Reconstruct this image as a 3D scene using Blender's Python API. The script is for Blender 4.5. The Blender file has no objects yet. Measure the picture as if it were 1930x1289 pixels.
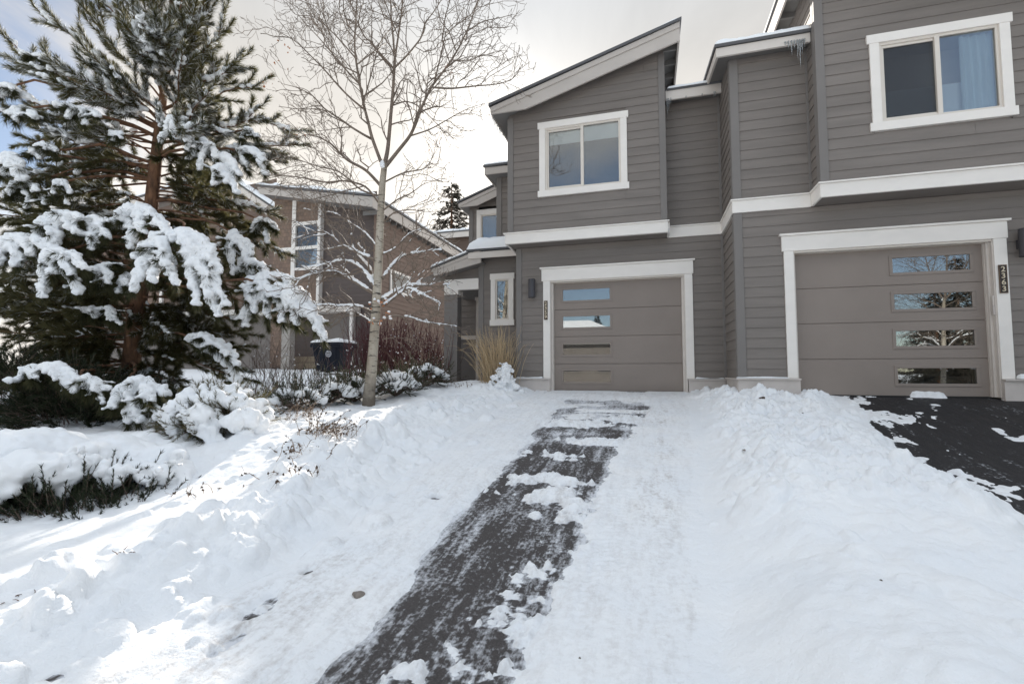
import bpy, bmesh, math, random
import numpy as np
from mathutils import Vector, Matrix
R = random.Random(7)
NR = np.random.RandomState(11)
scn = bpy.context.scene
COL = scn.collection
rad = math.radians

# ------------------------------------------------------------------ camera
F, CX, CY = 900.0, 965.0, 644.5           # focal length and centre in photo pixels (1930 wide)
YAW, PITCH = rad(15.8), rad(3.56)
FWD = np.array([-math.sin(YAW)*math.cos(PITCH), math.cos(YAW)*math.cos(PITCH), math.sin(PITCH)])
RGT = np.array([math.cos(YAW), math.sin(YAW), 0.0])
UPV = np.cross(RGT, FWD)
cam_d = bpy.data.cameras.new('camera'); cam = bpy.data.objects.new('camera', cam_d); COL.objects.link(cam)
cam_d.sensor_width = 36; cam_d.lens = F/1930*36; cam_d.clip_start = .05; cam_d.clip_end = 1500
cam.location = (0, 0, 0)
cam.rotation_euler = (math.pi/2+PITCH, 0, YAW)
scn.camera = cam

def ray(x, y): return FWD*F + RGT*(x-CX) - UPV*(y-CY)
def PY(x, y, Y):                          # measured photo point on the plane Y = const
    d = ray(x, y); return d*(Y/d[1])
def PD(x, y, d):                          # measured photo point at a distance d along the view
    return ray(x, y)/F*d
def base_z(y): return np.interp(y, [-2, 1, 2.5, 9.15], [-1.45, -1.36, -1.22, -.37])
def PG(x, y, off=0.0):                    # measured photo point on the ground
    d = ray(x, y); d = d/d[1]
    ts = np.linspace(.3, 25, 6000); z = d[2]*ts-base_z(ts)-off
    i = int(np.argmax(z < 0)); return d*ts[i]

# ------------------------------------------------------------------ noise
_tab = NR.rand(64, 64, 64).astype(np.float32)
def vnoise(p, s=1.0, seed=0):
    p = np.asarray(p, dtype=np.float64)*s + seed*17.31
    i = np.floor(p).astype(np.int64); f = p-i; f = f*f*(3-2*f)
    i0 = i & 63; i1 = (i+1) & 63
    X0, Y0, Z0 = i0[..., 0], i0[..., 1], i0[..., 2]; X1, Y1, Z1 = i1[..., 0], i1[..., 1], i1[..., 2]
    fx, fy, fz = f[..., 0], f[..., 1], f[..., 2]
    a = _tab[X0, Y0, Z0]*(1-fx)+_tab[X1, Y0, Z0]*fx; b = _tab[X0, Y1, Z0]*(1-fx)+_tab[X1, Y1, Z0]*fx
    c = _tab[X0, Y0, Z1]*(1-fx)+_tab[X1, Y0, Z1]*fx; d = _tab[X0, Y1, Z1]*(1-fx)+_tab[X1, Y1, Z1]*fx
    return (a*(1-fy)+b*fy)*(1-fz)+(c*(1-fy)+d*fy)*fz-.5
def fbm(p, s=1.0, o=4, seed=0, gain=.5):
    t = 0; a = 1.0
    for k in range(o):
        t = t+a*vnoise(p, s, seed+k); s *= 2.03; a *= gain
    return t
def fbm2(x, y, s=1.0, o=4, seed=0, gain=.5):
    return fbm(np.stack([x, y, np.zeros_like(x)+.37], -1), s, o, seed, gain)
def sstep(a, b, x):
    t = np.clip((x-a)/(b-a), 0, 1); return t*t*(3-2*t)

# ------------------------------------------------------------------ materials
MATS = {}
def new_mat(name):
    m = bpy.data.materials.new(name); m.use_nodes = True
    nt = m.node_tree; b = nt.nodes['Principled BSDF']; MATS[name] = m
    return m, nt, b
def N(nt, t, **kw):
    n = nt.nodes.new(t)
    for k, v in kw.items():
        if k in n.inputs: n.inputs[k].default_value = v
        else: setattr(n, k, v)
    return n
def ramp(nt, src, stops):
    r = nt.nodes.new('ShaderNodeValToRGB'); e = r.color_ramp.elements
    while len(e) < len(stops): e.new(.5)
    for k, (p, c) in enumerate(stops): e[k].position = p; e[k].color = (*c, 1) if len(c) == 3 else c
    nt.links.new(src, r.inputs[0]); return r
def coords(nt, scale=(1, 1, 1)):
    tc = nt.nodes.new('ShaderNodeTexCoord'); mp = nt.nodes.new('ShaderNodeMapping'); mp.inputs['Scale'].default_value = scale
    nt.links.new(tc.outputs['Object'], mp.inputs['Vector']); return mp.outputs[0]
def simple(name, col, rough=.6, var=.12, vscale=(3, 3, 3), bump=.0, bscale=(60, 60, 60), metal=0, spec=.5, bdist=.01):
    m, nt, b = new_mat(name)
    n = N(nt, 'ShaderNodeTexNoise', Scale=1.0, Detail=6.0, Roughness=.6); nt.links.new(coords(nt, vscale), n.inputs['Vector'])
    c = np.array(col)
    r = ramp(nt, n.outputs['Fac'], [(.25, tuple(c*(1-var))), (.75, tuple(np.minimum(c*(1+var), .95)))])
    nt.links.new(r.outputs[0], b.inputs['Base Color'])
    b.inputs['Roughness'].default_value = rough; b.inputs['Metallic'].default_value = metal
    b.inputs['Specular IOR Level'].default_value = spec
    if bump:
        n2 = N(nt, 'ShaderNodeTexNoise', Scale=1.0, Detail=5.0, Roughness=.65); nt.links.new(coords(nt, bscale), n2.inputs['Vector'])
        bp = N(nt, 'ShaderNodeBump', Strength=bump, Distance=bdist); nt.links.new(n2.outputs['Fac'], bp.inputs['Height'])
        nt.links.new(bp.outputs[0], b.inputs['Normal'])
    return m
M_SIDE = simple('grey siding paint', (.208, .183, .165), .62, .15, (.8, .8, 8), .5, (4, 4, 160), spec=.35, bdist=.006)
M_CORN = simple('grey corner paint', (.195, .179, .168), .55, .06, (2, 2, 2), .2, (60, 60, 8), spec=.35)
M_TRIM = simple('white trim paint', (.83, .785, .735), .5, .045, (2.5, 2.5, 5), .22, (7, 7, 90), spec=.3, bdist=.006)
M_FASC = simple('greige fascia paint', (.50, .455, .415), .55, .06, (2, 2, 4), .2, (7, 7, 80), spec=.3)
M_FASW = simple('pale fascia paint', (.66, .605, .555), .55, .06, (2, 2, 4), .2, (7, 7, 80), spec=.3)
M_SOFF = simple('soffit paint', (.20, .19, .18), .7, .1)
M_DOOR = simple('taupe garage door paint', (.265, .221, .192), .5, .07, (1.2, 1.2, 1.2), .6, (90, 90, 90), spec=.4, bdist=.004)
M_PLIN = simple('foundation paint', (.55, .50, .465), .7, .12, (2.5, 2.5, 2.5), .3, (40, 40, 40))
M_CREAM = simple('cream vinyl', (.70, .64, .57), .4, .04)
M_VINYL = simple('white vinyl', (.78, .76, .73), .35, .03)
M_ROOF = simple('roof edge metal', (.10, .10, .105), .5, .1, metal=.2)
M_SHIN = simple('asphalt shingle', (.09, .085, .08), .9, .3, (30, 30, 30))
M_DARK = simple('unlit interior black', (.018, .02, .023), .8, .3)  # near-black colour stands in for the lack of light indoors
M_BLIND = simple('white roller blind', (.75, .78, .8), .8, .03)
M_CURT = simple('pale curtain', (.66, .76, .80), .8, .06)
M_LAMP = simple('dark bronze lamp metal', (.06, .058, .065), .45, .15, metal=.3)
M_PLATE = simple('dark brown plaque metal', (.035, .024, .02), .5, .3, metal=.2)
M_BRASS = simple('pale brass', (.62, .52, .38), .35, .1, metal=.5)
M_BRN = simple('brown lap siding', (.175, .122, .096), .75, .15, (1, 1, 10), .4, (4, 4, 120))
M_BRN2 = simple('dark brown siding', (.112, .088, .08), .75, .15, (1, 1, 10), .4, (4, 4, 120))
M_GAR = simple('grey brown garage paint', (.19, .165, .15), .6, .1)
M_TAN = simple('tan wood', (.23, .18, .12), .7, .25, (2, 2, 14))
M_POST = simple('weathered post', (.36, .33, .30), .8, .2, (3, 3, 20), .3, (40, 40, 8))
M_BIN = simple('navy bin plastic', (.008, .011, .020), .6, .2, spec=.2)
M_RUB = simple('black rubber', (.015, .015, .015), .8, .2)
M_LOGO = simple('pale bin emblem', (.55, .56, .6), .6, .1)
M_DBLUE = simple('light grey paint', (.42, .40, .38), .5, .05)
M_STONE = simple('grey stone', (.22, .19, .165), .85, .45, (25, 25, 25), .8, (70, 70, 70))
M_CHIP = simple('brown bark', (.07, .045, .03), .9, .5, (40, 40, 40), .8, (90, 90, 90))
M_CAR = simple('silver car paint', (.3, .3, .32), .3, .05, metal=.6)
M_BEIGE = simple('taupe stucco', (.16, .14, .125), .8, .08)
M_TWR = simple('red twig bark', (.075, .012, .014), .55, .4, (6, 6, 6))
M_TWB = simple('brown twig bark', (.15, .105, .085), .8, .35, (9, 9, 9))
M_TWT = simple('tan twig bark', (.27, .19, .13), .8, .35, (9, 9, 9))
M_LEAF = simple('dry orange leaf', (.42, .17, .075), .7, .4, (30, 30, 30))

def mk_shingle():
    m, nt, b = new_mat('brown shingle siding')
    br = N(nt, 'ShaderNodeTexBrick', Scale=1.0); br.inputs['Brick Width'].default_value = .16; br.inputs['Row Height'].default_value = .17
    br.inputs['Mortar Size'].default_value = .006; br.inputs['Color1'].default_value = (.25, .168, .122, 1); br.inputs['Color2'].default_value = (.18, .125, .095, 1)
    br.inputs['Mortar'].default_value = (.10, .072, .06, 1)
    tc = nt.nodes.new('ShaderNodeTexCoord'); sp = nt.nodes.new('ShaderNodeSeparateXYZ'); cb = nt.nodes.new('ShaderNodeCombineXYZ')
    nt.links.new(tc.outputs['Object'], sp.inputs[0]); nt.links.new(sp.outputs[0], cb.inputs[0]); nt.links.new(sp.outputs[2], cb.inputs[1])
    nt.links.new(cb.outputs[0], br.inputs['Vector']); nt.links.new(br.outputs['Color'], b.inputs['Base Color']); b.inputs['Roughness'].default_value = .8
    bp = N(nt, 'ShaderNodeBump', Strength=.5, Distance=.01); nt.links.new(br.outputs['Fac'], bp.inputs['Height']); bp.invert = True
    nt.links.new(bp.outputs[0], b.inputs['Normal'])
    return m
M_SHG = mk_shingle()

def mk_snow(name, grain=.35, attr=False):
    m, nt, b = new_mat(name)
    vec = coords(nt)
    n = N(nt, 'ShaderNodeTexNoise', Scale=2.2, Detail=4.0); nt.links.new(vec, n.inputs['Vector'])
    r = ramp(nt, n.outputs['Fac'], [(.3, (.835, .85, .87)), (.7, (.885, .885, .885))])
    col = r.outputs[0]
    if attr:
        at = nt.nodes.new('ShaderNodeAttribute'); at.attribute_name = 'dirt'
        n3 = N(nt, 'ShaderNodeTexNoise', Scale=26.0, Detail=6.0, Roughness=.7); nt.links.new(vec, n3.inputs['Vector'])
        n4 = N(nt, 'ShaderNodeTexNoise', Scale=5.0, Detail=5.0, Roughness=.7)
        mp = nt.nodes.new('ShaderNodeMapping'); mp.inputs['Scale'].default_value = (2.4, .5, 1); nt.links.new(vec, mp.inputs[0]); nt.links.new(mp.outputs[0], n4.inputs['Vector'])
        mu = N(nt, 'ShaderNodeMath', operation='MULTIPLY'); nt.links.new(n3.outputs['Fac'], mu.inputs[0]); nt.links.new(n4.outputs['Fac'], mu.inputs[1])
        mr = N(nt, 'ShaderNodeMapRange'); nt.links.new(mu.outputs[0], mr.inputs[0]); mr.inputs[1].default_value = .22; mr.inputs[2].default_value = .68
        m2 = N(nt, 'ShaderNodeMath', operation='MULTIPLY'); nt.links.new(mr.outputs[0], m2.inputs[0]); nt.links.new(at.outputs['Fac'], m2.inputs[1])
        mx = N(nt, 'ShaderNodeMix', data_type='RGBA'); nt.links.new(m2.outputs[0], mx.inputs[0]); nt.links.new(col, mx.inputs[6]); mx.inputs[7].default_value = (.42, .375, .345, 1)
        col = mx.outputs[2]
    nt.links.new(col, b.inputs['Base Color']); b.inputs['Roughness'].default_value = .7; b.inputs['Specular IOR Level'].default_value = .25
    n2 = N(nt, 'ShaderNodeTexNoise', Scale=70.0, Detail=6.0, Roughness=.7); nt.links.new(vec, n2.inputs['Vector'])
    n5 = N(nt, 'ShaderNodeTexNoise', Scale=14.0, Detail=4.0, Roughness=.6); nt.links.new(vec, n5.inputs['Vector'])
    ad = N(nt, 'ShaderNodeMath', operation='MULTIPLY_ADD'); nt.links.new(n5.outputs['Fac'], ad.inputs[0]); ad.inputs[1].default_value = 2.2; nt.links.new(n2.outputs['Fac'], ad.inputs[2])
    bp = N(nt, 'ShaderNodeBump', Strength=grain, Distance=.012); nt.links.new(ad.outputs[0], bp.inputs['Height']); nt.links.new(bp.outputs[0], b.inputs['Normal'])
    return m
M_SNOW = mk_snow('snow', .3)
M_SNOWG = mk_snow('ground snow', .6, True)

def mk_asphalt(name, c0, frost, rough):
    m, nt, b = new_mat(name); vec = coords(nt)
    n = N(nt, 'ShaderNodeTexNoise', Scale=150.0, Detail=3.0, Roughness=.8); nt.links.new(vec, n.inputs['Vector'])
    c = np.array(c0)
    r = ramp(nt, n.outputs['Fac'], [(.35, tuple(c*.45)), (.55, tuple(c)), (.72, tuple(c*2.3))])
    n2 = N(nt, 'ShaderNodeTexNoise', Scale=1.0, Detail=9.0, Roughness=.78); nt.links.new(coords(nt, (8.5, 1.3, 3)), n2.inputs['Vector'])
    n3 = N(nt, 'ShaderNodeTexNoise', Scale=1.0, Detail=4.0, Roughness=.6); nt.links.new(coords(nt, (38, 30, 30)), n3.inputs['Vector'])
    ad = N(nt, 'ShaderNodeMath', operation='MULTIPLY_ADD'); nt.links.new(n3.outputs['Fac'], ad.inputs[0]); ad.inputs[1].default_value = .55; nt.links.new(n2.outputs['Fac'], ad.inputs[2])
    sa = nt.nodes.new('ShaderNodeAttribute'); sa.attribute_name = 'slush'
    ad2 = N(nt, 'ShaderNodeMath', operation='MULTIPLY_ADD'); nt.links.new(sa.outputs['Fac'], ad2.inputs[0]); ad2.inputs[1].default_value = .19; nt.links.new(ad.outputs[0], ad2.inputs[2]); ad = ad2
    mr = N(nt, 'ShaderNodeMapRange'); nt.links.new(ad.outputs[0], mr.inputs[0]); mr.inputs[1].default_value = frost; mr.inputs[2].default_value = frost+.22
    mx = N(nt, 'ShaderNodeMix', data_type='RGBA'); nt.links.new(mr.outputs[0], mx.inputs[0]); nt.links.new(r.outputs[0], mx.inputs[6]); mx.inputs[7].default_value = (.66, .67, .70, 1)
    nt.links.new(mx.outputs[2], b.inputs['Base Color'])
    rr = N(nt, 'ShaderNodeMapRange'); nt.links.new(n2.outputs['Fac'], rr.inputs[0]); rr.inputs[1].default_value = .3; rr.inputs[2].default_value = .7
    rr.inputs[3].default_value = rough; rr.inputs[4].default_value = min(rough+.3, 1); nt.links.new(rr.outputs[0], b.inputs['Roughness'])
    bp = N(nt, 'ShaderNodeBump', Strength=.7, Distance=.006); nt.links.new(n.outputs['Fac'], bp.inputs['Height']); nt.links.new(bp.outputs[0], b.inputs['Normal'])
    return m
M_ASPH = mk_asphalt('worn asphalt', (.055, .047, .045), .78, .55)
M_ASPH2 = mk_asphalt('wet dark asphalt', (.0115, .0098, .0112), .89, .5)

def mk_glass(name, refl, tint=(.92, .95, .97)):
    m, nt, b = new_mat(name); nt.nodes.remove(b)
    out = nt.nodes['Material Output']
    g = N(nt, 'ShaderNodeBsdfGlossy', Roughness=.015); g.inputs['Color'].default_value = (*tint, 1)
    t = N(nt, 'ShaderNodeBsdfTransparent'); t.inputs['Color'].default_value = (.93, .96, .96, 1)
    lw = N(nt, 'ShaderNodeLayerWeight', Blend=.35)
    mr = N(nt, 'ShaderNodeMapRange'); nt.links.new(lw.outputs['Fresnel'], mr.inputs[0]); mr.inputs[3].default_value = refl; mr.inputs[4].default_value = 1
    mx = nt.nodes.new('ShaderNodeMixShader'); nt.links.new(mr.outputs[0], mx.inputs[0]); nt.links.new(t.outputs[0], mx.inputs[1]); nt.links.new(g.outputs[0], mx.inputs[2])
    nt.links.new(mx.outputs[0], out.inputs['Surface']); return m
M_GLASS = mk_glass('window glass', .13)
M_GGLASS = mk_glass('garage glass', .135)
def mk_ice():
    m, nt, b = new_mat('ice'); b.inputs['Base Color'].default_value = (.9, .94, .97, 1); b.inputs['Roughness'].default_value = .12
    b.inputs['Transmission Weight'].default_value = .75; b.inputs['IOR'].default_value = 1.31; return m
M_ICE = mk_ice()

def mk_leafy(name, c1, c2, trans=.25, attr=True, rough=.55):
    m, nt, b = new_mat(name); out = nt.nodes['Material Output']
    at = nt.nodes.new('ShaderNodeAttribute'); at.attribute_name = 'tone'
    r = ramp(nt, at.outputs['Fac'], [(0, c1), (.84, c2)] if name != 'pine needles' else [(0, c1), (.84, c2), (.93, (.80, .82, .84))]); nt.links.new(r.outputs[0], b.inputs['Base Color'])
    b.inputs['Roughness'].default_value = rough; b.inputs['Specular IOR Level'].default_value = .3
    t = nt.nodes.new('ShaderNodeBsdfTranslucent'); nt.links.new(r.outputs[0], t.inputs['Color'])
    mx = nt.nodes.new('ShaderNodeMixShader'); mx.inputs[0].default_value = trans
    nt.links.new(b.outputs[0], mx.inputs[1]); nt.links.new(t.outputs[0], mx.inputs[2]); nt.links.new(mx.outputs[0], out.inputs['Surface'])
    return m
M_NEED = mk_leafy('pine needles', (.022, .029, .012), (.17, .15, .065), .45)
M_JUN = mk_leafy('juniper foliage', (.014, .022, .011), (.06, .07, .03), .2)
M_SPR = mk_leafy('spruce foliage', (.025, .024, .018), (.075, .062, .045), .2)
M_GRASS = mk_leafy('dry straw', (.46, .34, .20), (.72, .57, .37), .35)

def mk_bark(name, c1, c2, c3, sc, hor=False):
    m, nt, b = new_mat(name)
    n = N(nt, 'ShaderNodeTexNoise', Scale=1.0, Detail=8.0, Roughness=.65); nt.links.new(coords(nt, sc), n.inputs['Vector'])
    r = ramp(nt, n.outputs['Fac'], [(.32, c1), (.5, c2), (.68, c3)]); nt.links.new(r.outputs[0], b.inputs['Base Color'])
    b.inputs['Roughness'].default_value = .85
    bp = N(nt, 'ShaderNodeBump', Strength=.8, Distance=.02); nt.links.new(n.outputs['Fac'], bp.inputs['Height']); nt.links.new(bp.outputs[0], b.inputs['Normal'])
    return m
M_PBARK = mk_bark('pine bark', (.04, .022, .015), (.15, .075, .04), (.25, .13, .07), (14, 14, 4))
def mk_birch():
    m, nt, b = new_mat('birch bark')
    n = N(nt, 'ShaderNodeTexNoise', Scale=1.0, Detail=5.0, Roughness=.6); nt.links.new(coords(nt, (4, 4, 1.2)), n.inputs['Vector'])
    r = ramp(nt, n.outputs['Fac'], [(.3, (.23, .185, .135)), (.5, (.40, .35, .28)), (.7, (.50, .455, .385))])
    n2 = N(nt, 'ShaderNodeTexNoise', Scale=1.0, Detail=4.0, Roughness=.7); nt.links.new(coords(nt, (5, 5, 30)), n2.inputs['Vector'])
    r2 = ramp(nt, n2.outputs['Fac'], [(.56, (0, 0, 0)), (.62, (1, 1, 1))])
    mx = N(nt, 'ShaderNodeMix', data_type='RGBA'); nt.links.new(r2.outputs[0], mx.inputs[0]); nt.links.new(r.outputs[0], mx.inputs[6]); mx.inputs[7].default_value = (.06, .05, .042, 1)
    tc = nt.nodes.new('ShaderNodeTexCoord'); sp = nt.nodes.new('ShaderNodeSeparateXYZ'); nt.links.new(tc.outputs['Object'], sp.inputs[0])
    n3 = N(nt, 'ShaderNodeTexNoise', Scale=7.0, Detail=4.0); nt.links.new(tc.outputs['Object'], n3.inputs['Vector'])
    ma = N(nt, 'ShaderNodeMath', operation='MULTIPLY_ADD'); nt.links.new(n3.outputs['Fac'], ma.inputs[0]); ma.inputs[1].default_value = -.9; nt.links.new(sp.outputs[2], ma.inputs[2])
    mr = N(nt, 'ShaderNodeMapRange'); nt.links.new(ma.outputs[0], mr.inputs[0]); mr.inputs[1].default_value = .15; mr.inputs[2].default_value = -.3
    mx2 = N(nt, 'ShaderNodeMix', data_type='RGBA'); nt.links.new(mr.outputs[0], mx2.inputs[0]); nt.links.new(mx.outputs[2], mx2.inputs[6]); mx2.inputs[7].default_value = (.14, .115, .09, 1)
    nt.links.new(mx2.outputs[2], b.inputs['Base Color']); b.inputs['Roughness'].default_value = .75
    bp = N(nt, 'ShaderNodeBump', Strength=.4, Distance=.01); nt.links.new(n2.outputs['Fac'], bp.inputs['Height']); nt.links.new(bp.outputs[0], b.inputs['Normal'])
    return m
M_BIRCH = mk_birch()
M_BTWIG = simple('birch twig bark', (.17, .13, .10), .7, .35, (7, 7, 7))

# ------------------------------------------------------------------ mesh helpers
ORG = {}                                   # world origin of every object
ICO = {}
def ico(sub):
    if sub not in ICO:
        bm = bmesh.new(); bmesh.ops.create_icosphere(bm, subdivisions=sub, radius=1.0); bm.verts.index_update()
        ICO[sub] = (np.array([v.co[:] for v in bm.verts]), np.array([[v.index for v in f.verts] for f in bm.faces])); bm.free()
    return ICO[sub]
class MB:
    def __init__(s): s.V = []; s.Fs = {}; s.n = 0; s.att = []
    def add(s, v, f, tone=0.0):
        v = np.asarray(v, dtype=np.float64).reshape(-1, 3)
        if isinstance(f, np.ndarray): s.Fs.setdefault(f.shape[1], []).append(f+s.n)
        else:
            for q in f: s.Fs.setdefault(len(q), []).append(np.array([q])+s.n)
        s.V.append(v); s.n += len(v)
        s.att.append(np.broadcast_to(np.asarray(tone, dtype=np.float64), (len(v),)))
        return s
    def box(s, x0, x1, y0, y1, z0, z1):
        x0, x1 = sorted((x0, x1)); y0, y1 = sorted((y0, y1)); z0, z1 = sorted((z0, z1))
        v = [(x0, y0, z0), (x1, y0, z0), (x1, y1, z0), (x0, y1, z0), (x0, y0, z1), (x1, y0, z1), (x1, y1, z1), (x0, y1, z1)]
        return s.add(v, np.array([[3, 2, 1, 0], [4, 5, 6, 7], [0, 1, 5, 4], [1, 2, 6, 5], [2, 3, 7, 6], [3, 0, 4, 7]]))
    def prism(s, poly, axis, a, b):
        n = len(poly); v = []
        for t in (a, b):
            for (p, q) in poly: v.append((p, t, q) if axis == 'y' else (t, p, q) if axis == 'x' else (p, q, t))
        f = [tuple(range(n)), tuple(range(2*n-1, n-1, -1))]+[(k, k+n, (k+1) % n+n, (k+1) % n) for k in range(n)]
        return s.add(v, f)
    def hexa(s, bot, top):
        return s.add(list(bot)+list(top), np.array([[3, 2, 1, 0], [4, 5, 6, 7], [0, 1, 5, 4], [1, 2, 6, 5], [2, 3, 7, 6], [3, 0, 4, 7]]))
    def ball(s, c, r, sub=2, rot=None):
        v, f = ico(sub); v = v*np.asarray(r)
        if rot is not None: v = v@np.asarray(rot).T
        return s.add(v+np.asarray(c), f)
    def tube(s, pts, rads, n=6, tone=0.0, cap=True):
        P = np.asarray(pts, dtype=np.float64); m = len(P)
        rads = np.broadcast_to(np.asarray(rads, dtype=np.float64), (m,))
        T = np.gradient(P, axis=0); T /= np.linalg.norm(T, axis=1)[:, None]+1e-9
        ref = np.array([0, 0, 1.0]) if abs(T[:, 2]).mean() < .8 else np.array([1.0, 0, 0])
        A = np.cross(T, ref); A /= np.linalg.norm(A, axis=1)[:, None]+1e-9; B = np.cross(T, A)
        an = np.arange(n)*2*math.pi/n
        V = P[:, None, :]+rads[:, None, None]*(A[:, None, :]*np.cos(an)[None, :, None]+B[:, None, :]*np.sin(an)[None, :, None])
        i = np.arange(m-1)[:, None]*n; j = np.arange(n)[None, :]; k = (j+1) % n
        f = np.stack([i+j, i+k, i+n+k, i+n+j], -1).reshape(-1, 4)
        s.add(V.reshape(-1, 3), f, tone)
        if cap and n > 2:
            s.Fs.setdefault(n, []).append(np.array([list(range(n))[::1]])+s.n-m*n)
            s.Fs.setdefault(n, []).append(np.array([list(range(n))[::-1]])+s.n-n)
        return s
    def mesh(s, name, off=(0, 0, 0), att=None):
        me = bpy.data.meshes.new(name)
        V = (np.concatenate(s.V) if s.V else np.zeros((0, 3)))-np.asarray(off)
        me.vertices.add(len(V)); me.vertices.foreach_set('co', V.astype(np.float32).ravel())
        fl = [np.concatenate(v) for v in s.Fs.values()]
        nl = sum(a.size for a in fl); npoly = sum(len(a) for a in fl)
        me.loops.add(nl); me.loops.foreach_set('vertex_index', np.concatenate([a.ravel() for a in fl]).astype(np.int32))
        me.polygons.add(npoly)
        ln = np.concatenate([np.full(len(a), a.shape[1]) for a in fl]); st = np.concatenate([[0], np.cumsum(ln)[:-1]])
        me.polygons.foreach_set('loop_start', st.astype(np.int32))
        if att:
            a = me.attributes.new(att, 'FLOAT', 'POINT'); a.data.foreach_set('value', np.concatenate(s.att).astype(np.float32))
        me.update(calc_edges=True); me.validate()
        return me
    def build(s, name, mat, parent=None, smooth=False, bevel=0, att=None, origin=None, label=None):
        off = ORG[parent.name] if parent is not None else (np.zeros(3) if origin is None else np.asarray(origin, dtype=float))
        me = s.mesh(name, off, att); o = bpy.data.objects.new(name, me); COL.objects.link(o)
        me.materials.append(mat)
        if parent is not None: o.parent = parent
        else: o.location = off
        ORG[o.name] = np.asarray(off, dtype=float)
        me.polygons.foreach_set('use_smooth', np.full(len(me.polygons), bool(smooth))); me.update()
        if bevel:
            b = o.modifiers.new('bevel', 'BEVEL'); b.width = bevel; b.segments = 2; b.limit_method = 'ANGLE'
        if label: o['label'] = label
        return o
def tag(o, label=None, cat=None, group=None, kind=None):
    for k, v in (('label', label), ('category', cat), ('group', group), ('kind', kind)):
        if v: o[k] = v
    return o
def empty(name, loc, label, cat, group=None):
    o = bpy.data.objects.new(name, None); COL.objects.link(o); o.location = loc; o.empty_display_size = .2
    ORG[o.name] = np.asarray(loc, dtype=float); return tag(o, label, cat, group)
def copy_tree(o, dloc, label=None, group=None):
    c = o.copy(); COL.objects.link(c); c.location = Vector(o.location)+Vector(dloc)
    if label: c['label'] = label
    if group: c['group'] = group
    def rec(src, dst):
        for ch in list(src.children):
            d = ch.copy(); COL.objects.link(d); d.parent = dst; rec(ch, d)
    rec(o, c); return c
def remesh(mb, name, mat, voxel, parent=None, amp=.012, ns=14.0, origin=None, smooth_it=2):
    tmp = bpy.data.objects.new('tmp', mb.mesh('tmp')); COL.objects.link(tmp)
    r = tmp.modifiers.new('r', 'REMESH'); r.mode = 'VOXEL'; r.voxel_size = voxel
    if smooth_it:
        sm = tmp.modifiers.new('s', 'SMOOTH'); sm.iterations = smooth_it; sm.factor = .5
    dg = bpy.context.evaluated_depsgraph_get(); dg.update()
    me = bpy.data.meshes.new_from_object(tmp.evaluated_get(dg))
    old = tmp.data; bpy.data.objects.remove(tmp); bpy.data.meshes.remove(old)
    n = len(me.vertices); co = np.empty(n*3, dtype=np.float32); me.vertices.foreach_get('co', co); co = co.reshape(-1, 3).astype(np.float64)
    no = np.empty(n*3, dtype=np.float32); me.vertices.foreach_get('normal', no); no = no.reshape(-1, 3)
    co = co+no*(amp*2*fbm(co, ns, 3, 5))[:, None]
    off = ORG[parent.name] if parent is not None else (np.zeros(3) if origin is None else np.asarray(origin, dtype=float))
    me.vertices.foreach_set('co', (co-off).astype(np.float32).ravel())
    me.polygons.foreach_set('use_smooth', np.ones(len(me.polygons), dtype=bool)); me.update()
    me.name = name; me.materials.clear(); me.materials.append(mat)
    o = bpy.data.objects.new(name, me); COL.objects.link(o)
    if parent is not None: o.parent = parent
    else: o.location = off
    ORG[o.name] = np.asarray(off, dtype=float); return o
def split_obj(o, min_verts=1, maxn=100):
    """every loose piece of a part becomes a part of its own"""
    me = o.data; n = len(me.vertices)
    ed = np.empty(len(me.edges)*2, dtype=np.int32); me.edges.foreach_get('vertices', ed); ed = ed.reshape(-1, 2)
    lab = np.arange(n)
    while True:
        old = lab.copy(); m = np.minimum(lab[ed[:, 0]], lab[ed[:, 1]]); np.minimum.at(lab, ed[:, 0], m); np.minimum.at(lab, ed[:, 1], m); lab = lab[lab]
        if (lab == old).all(): break
    u, cnt = np.unique(lab, return_counts=True); order = np.argsort(-cnt)
    if len(u) < 2: return [o]
    co = np.empty(n*3, dtype=np.float32); me.vertices.foreach_get('co', co); co = co.reshape(-1, 3)
    np_ = len(me.polygons); st = np.empty(np_, dtype=np.int32); tot = np.empty(np_, dtype=np.int32); me.polygons.foreach_get('loop_start', st); me.polygons.foreach_get('loop_total', tot)
    li = np.empty(len(me.loops), dtype=np.int32); me.loops.foreach_get('vertex_index', li); pl = lab[li[st]]
    sm = bool(len(me.polygons) and me.polygons[0].use_smooth); keep = [u[k] for k in order if cnt[k] >= min_verts]; out = []
    groups = [[k] for k in keep[:maxn]]+([keep[maxn:]] if len(keep) > maxn else [])
    for gi, g in enumerate(groups):
        vm = np.isin(lab, g); idx = np.cumsum(vm)-1; mb = MB(); mb.V = [co[vm].astype(np.float64)]; mb.n = int(vm.sum()); mb.att = [np.zeros(mb.n)]; pm = np.isin(pl, g)
        for t in np.unique(tot[pm]):
            q = st[pm & (tot == t)]; mb.Fs[int(t)] = [idx[li[q[:, None]+np.arange(t)[None, :]]]]
        c = o.copy(); c.data = mb.mesh(me.name); c.data.materials.append(me.materials[0]); COL.objects.link(c); c.parent = o.parent; ORG[c.name] = ORG.get(o.name, np.zeros(3))
        c.data.polygons.foreach_set('use_smooth', np.full(len(c.data.polygons), sm)); c.data.update(); out.append(c)
        if gi >= maxn: c['kind'] = 'stuff'
    bpy.data.objects.remove(o); return out
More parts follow.
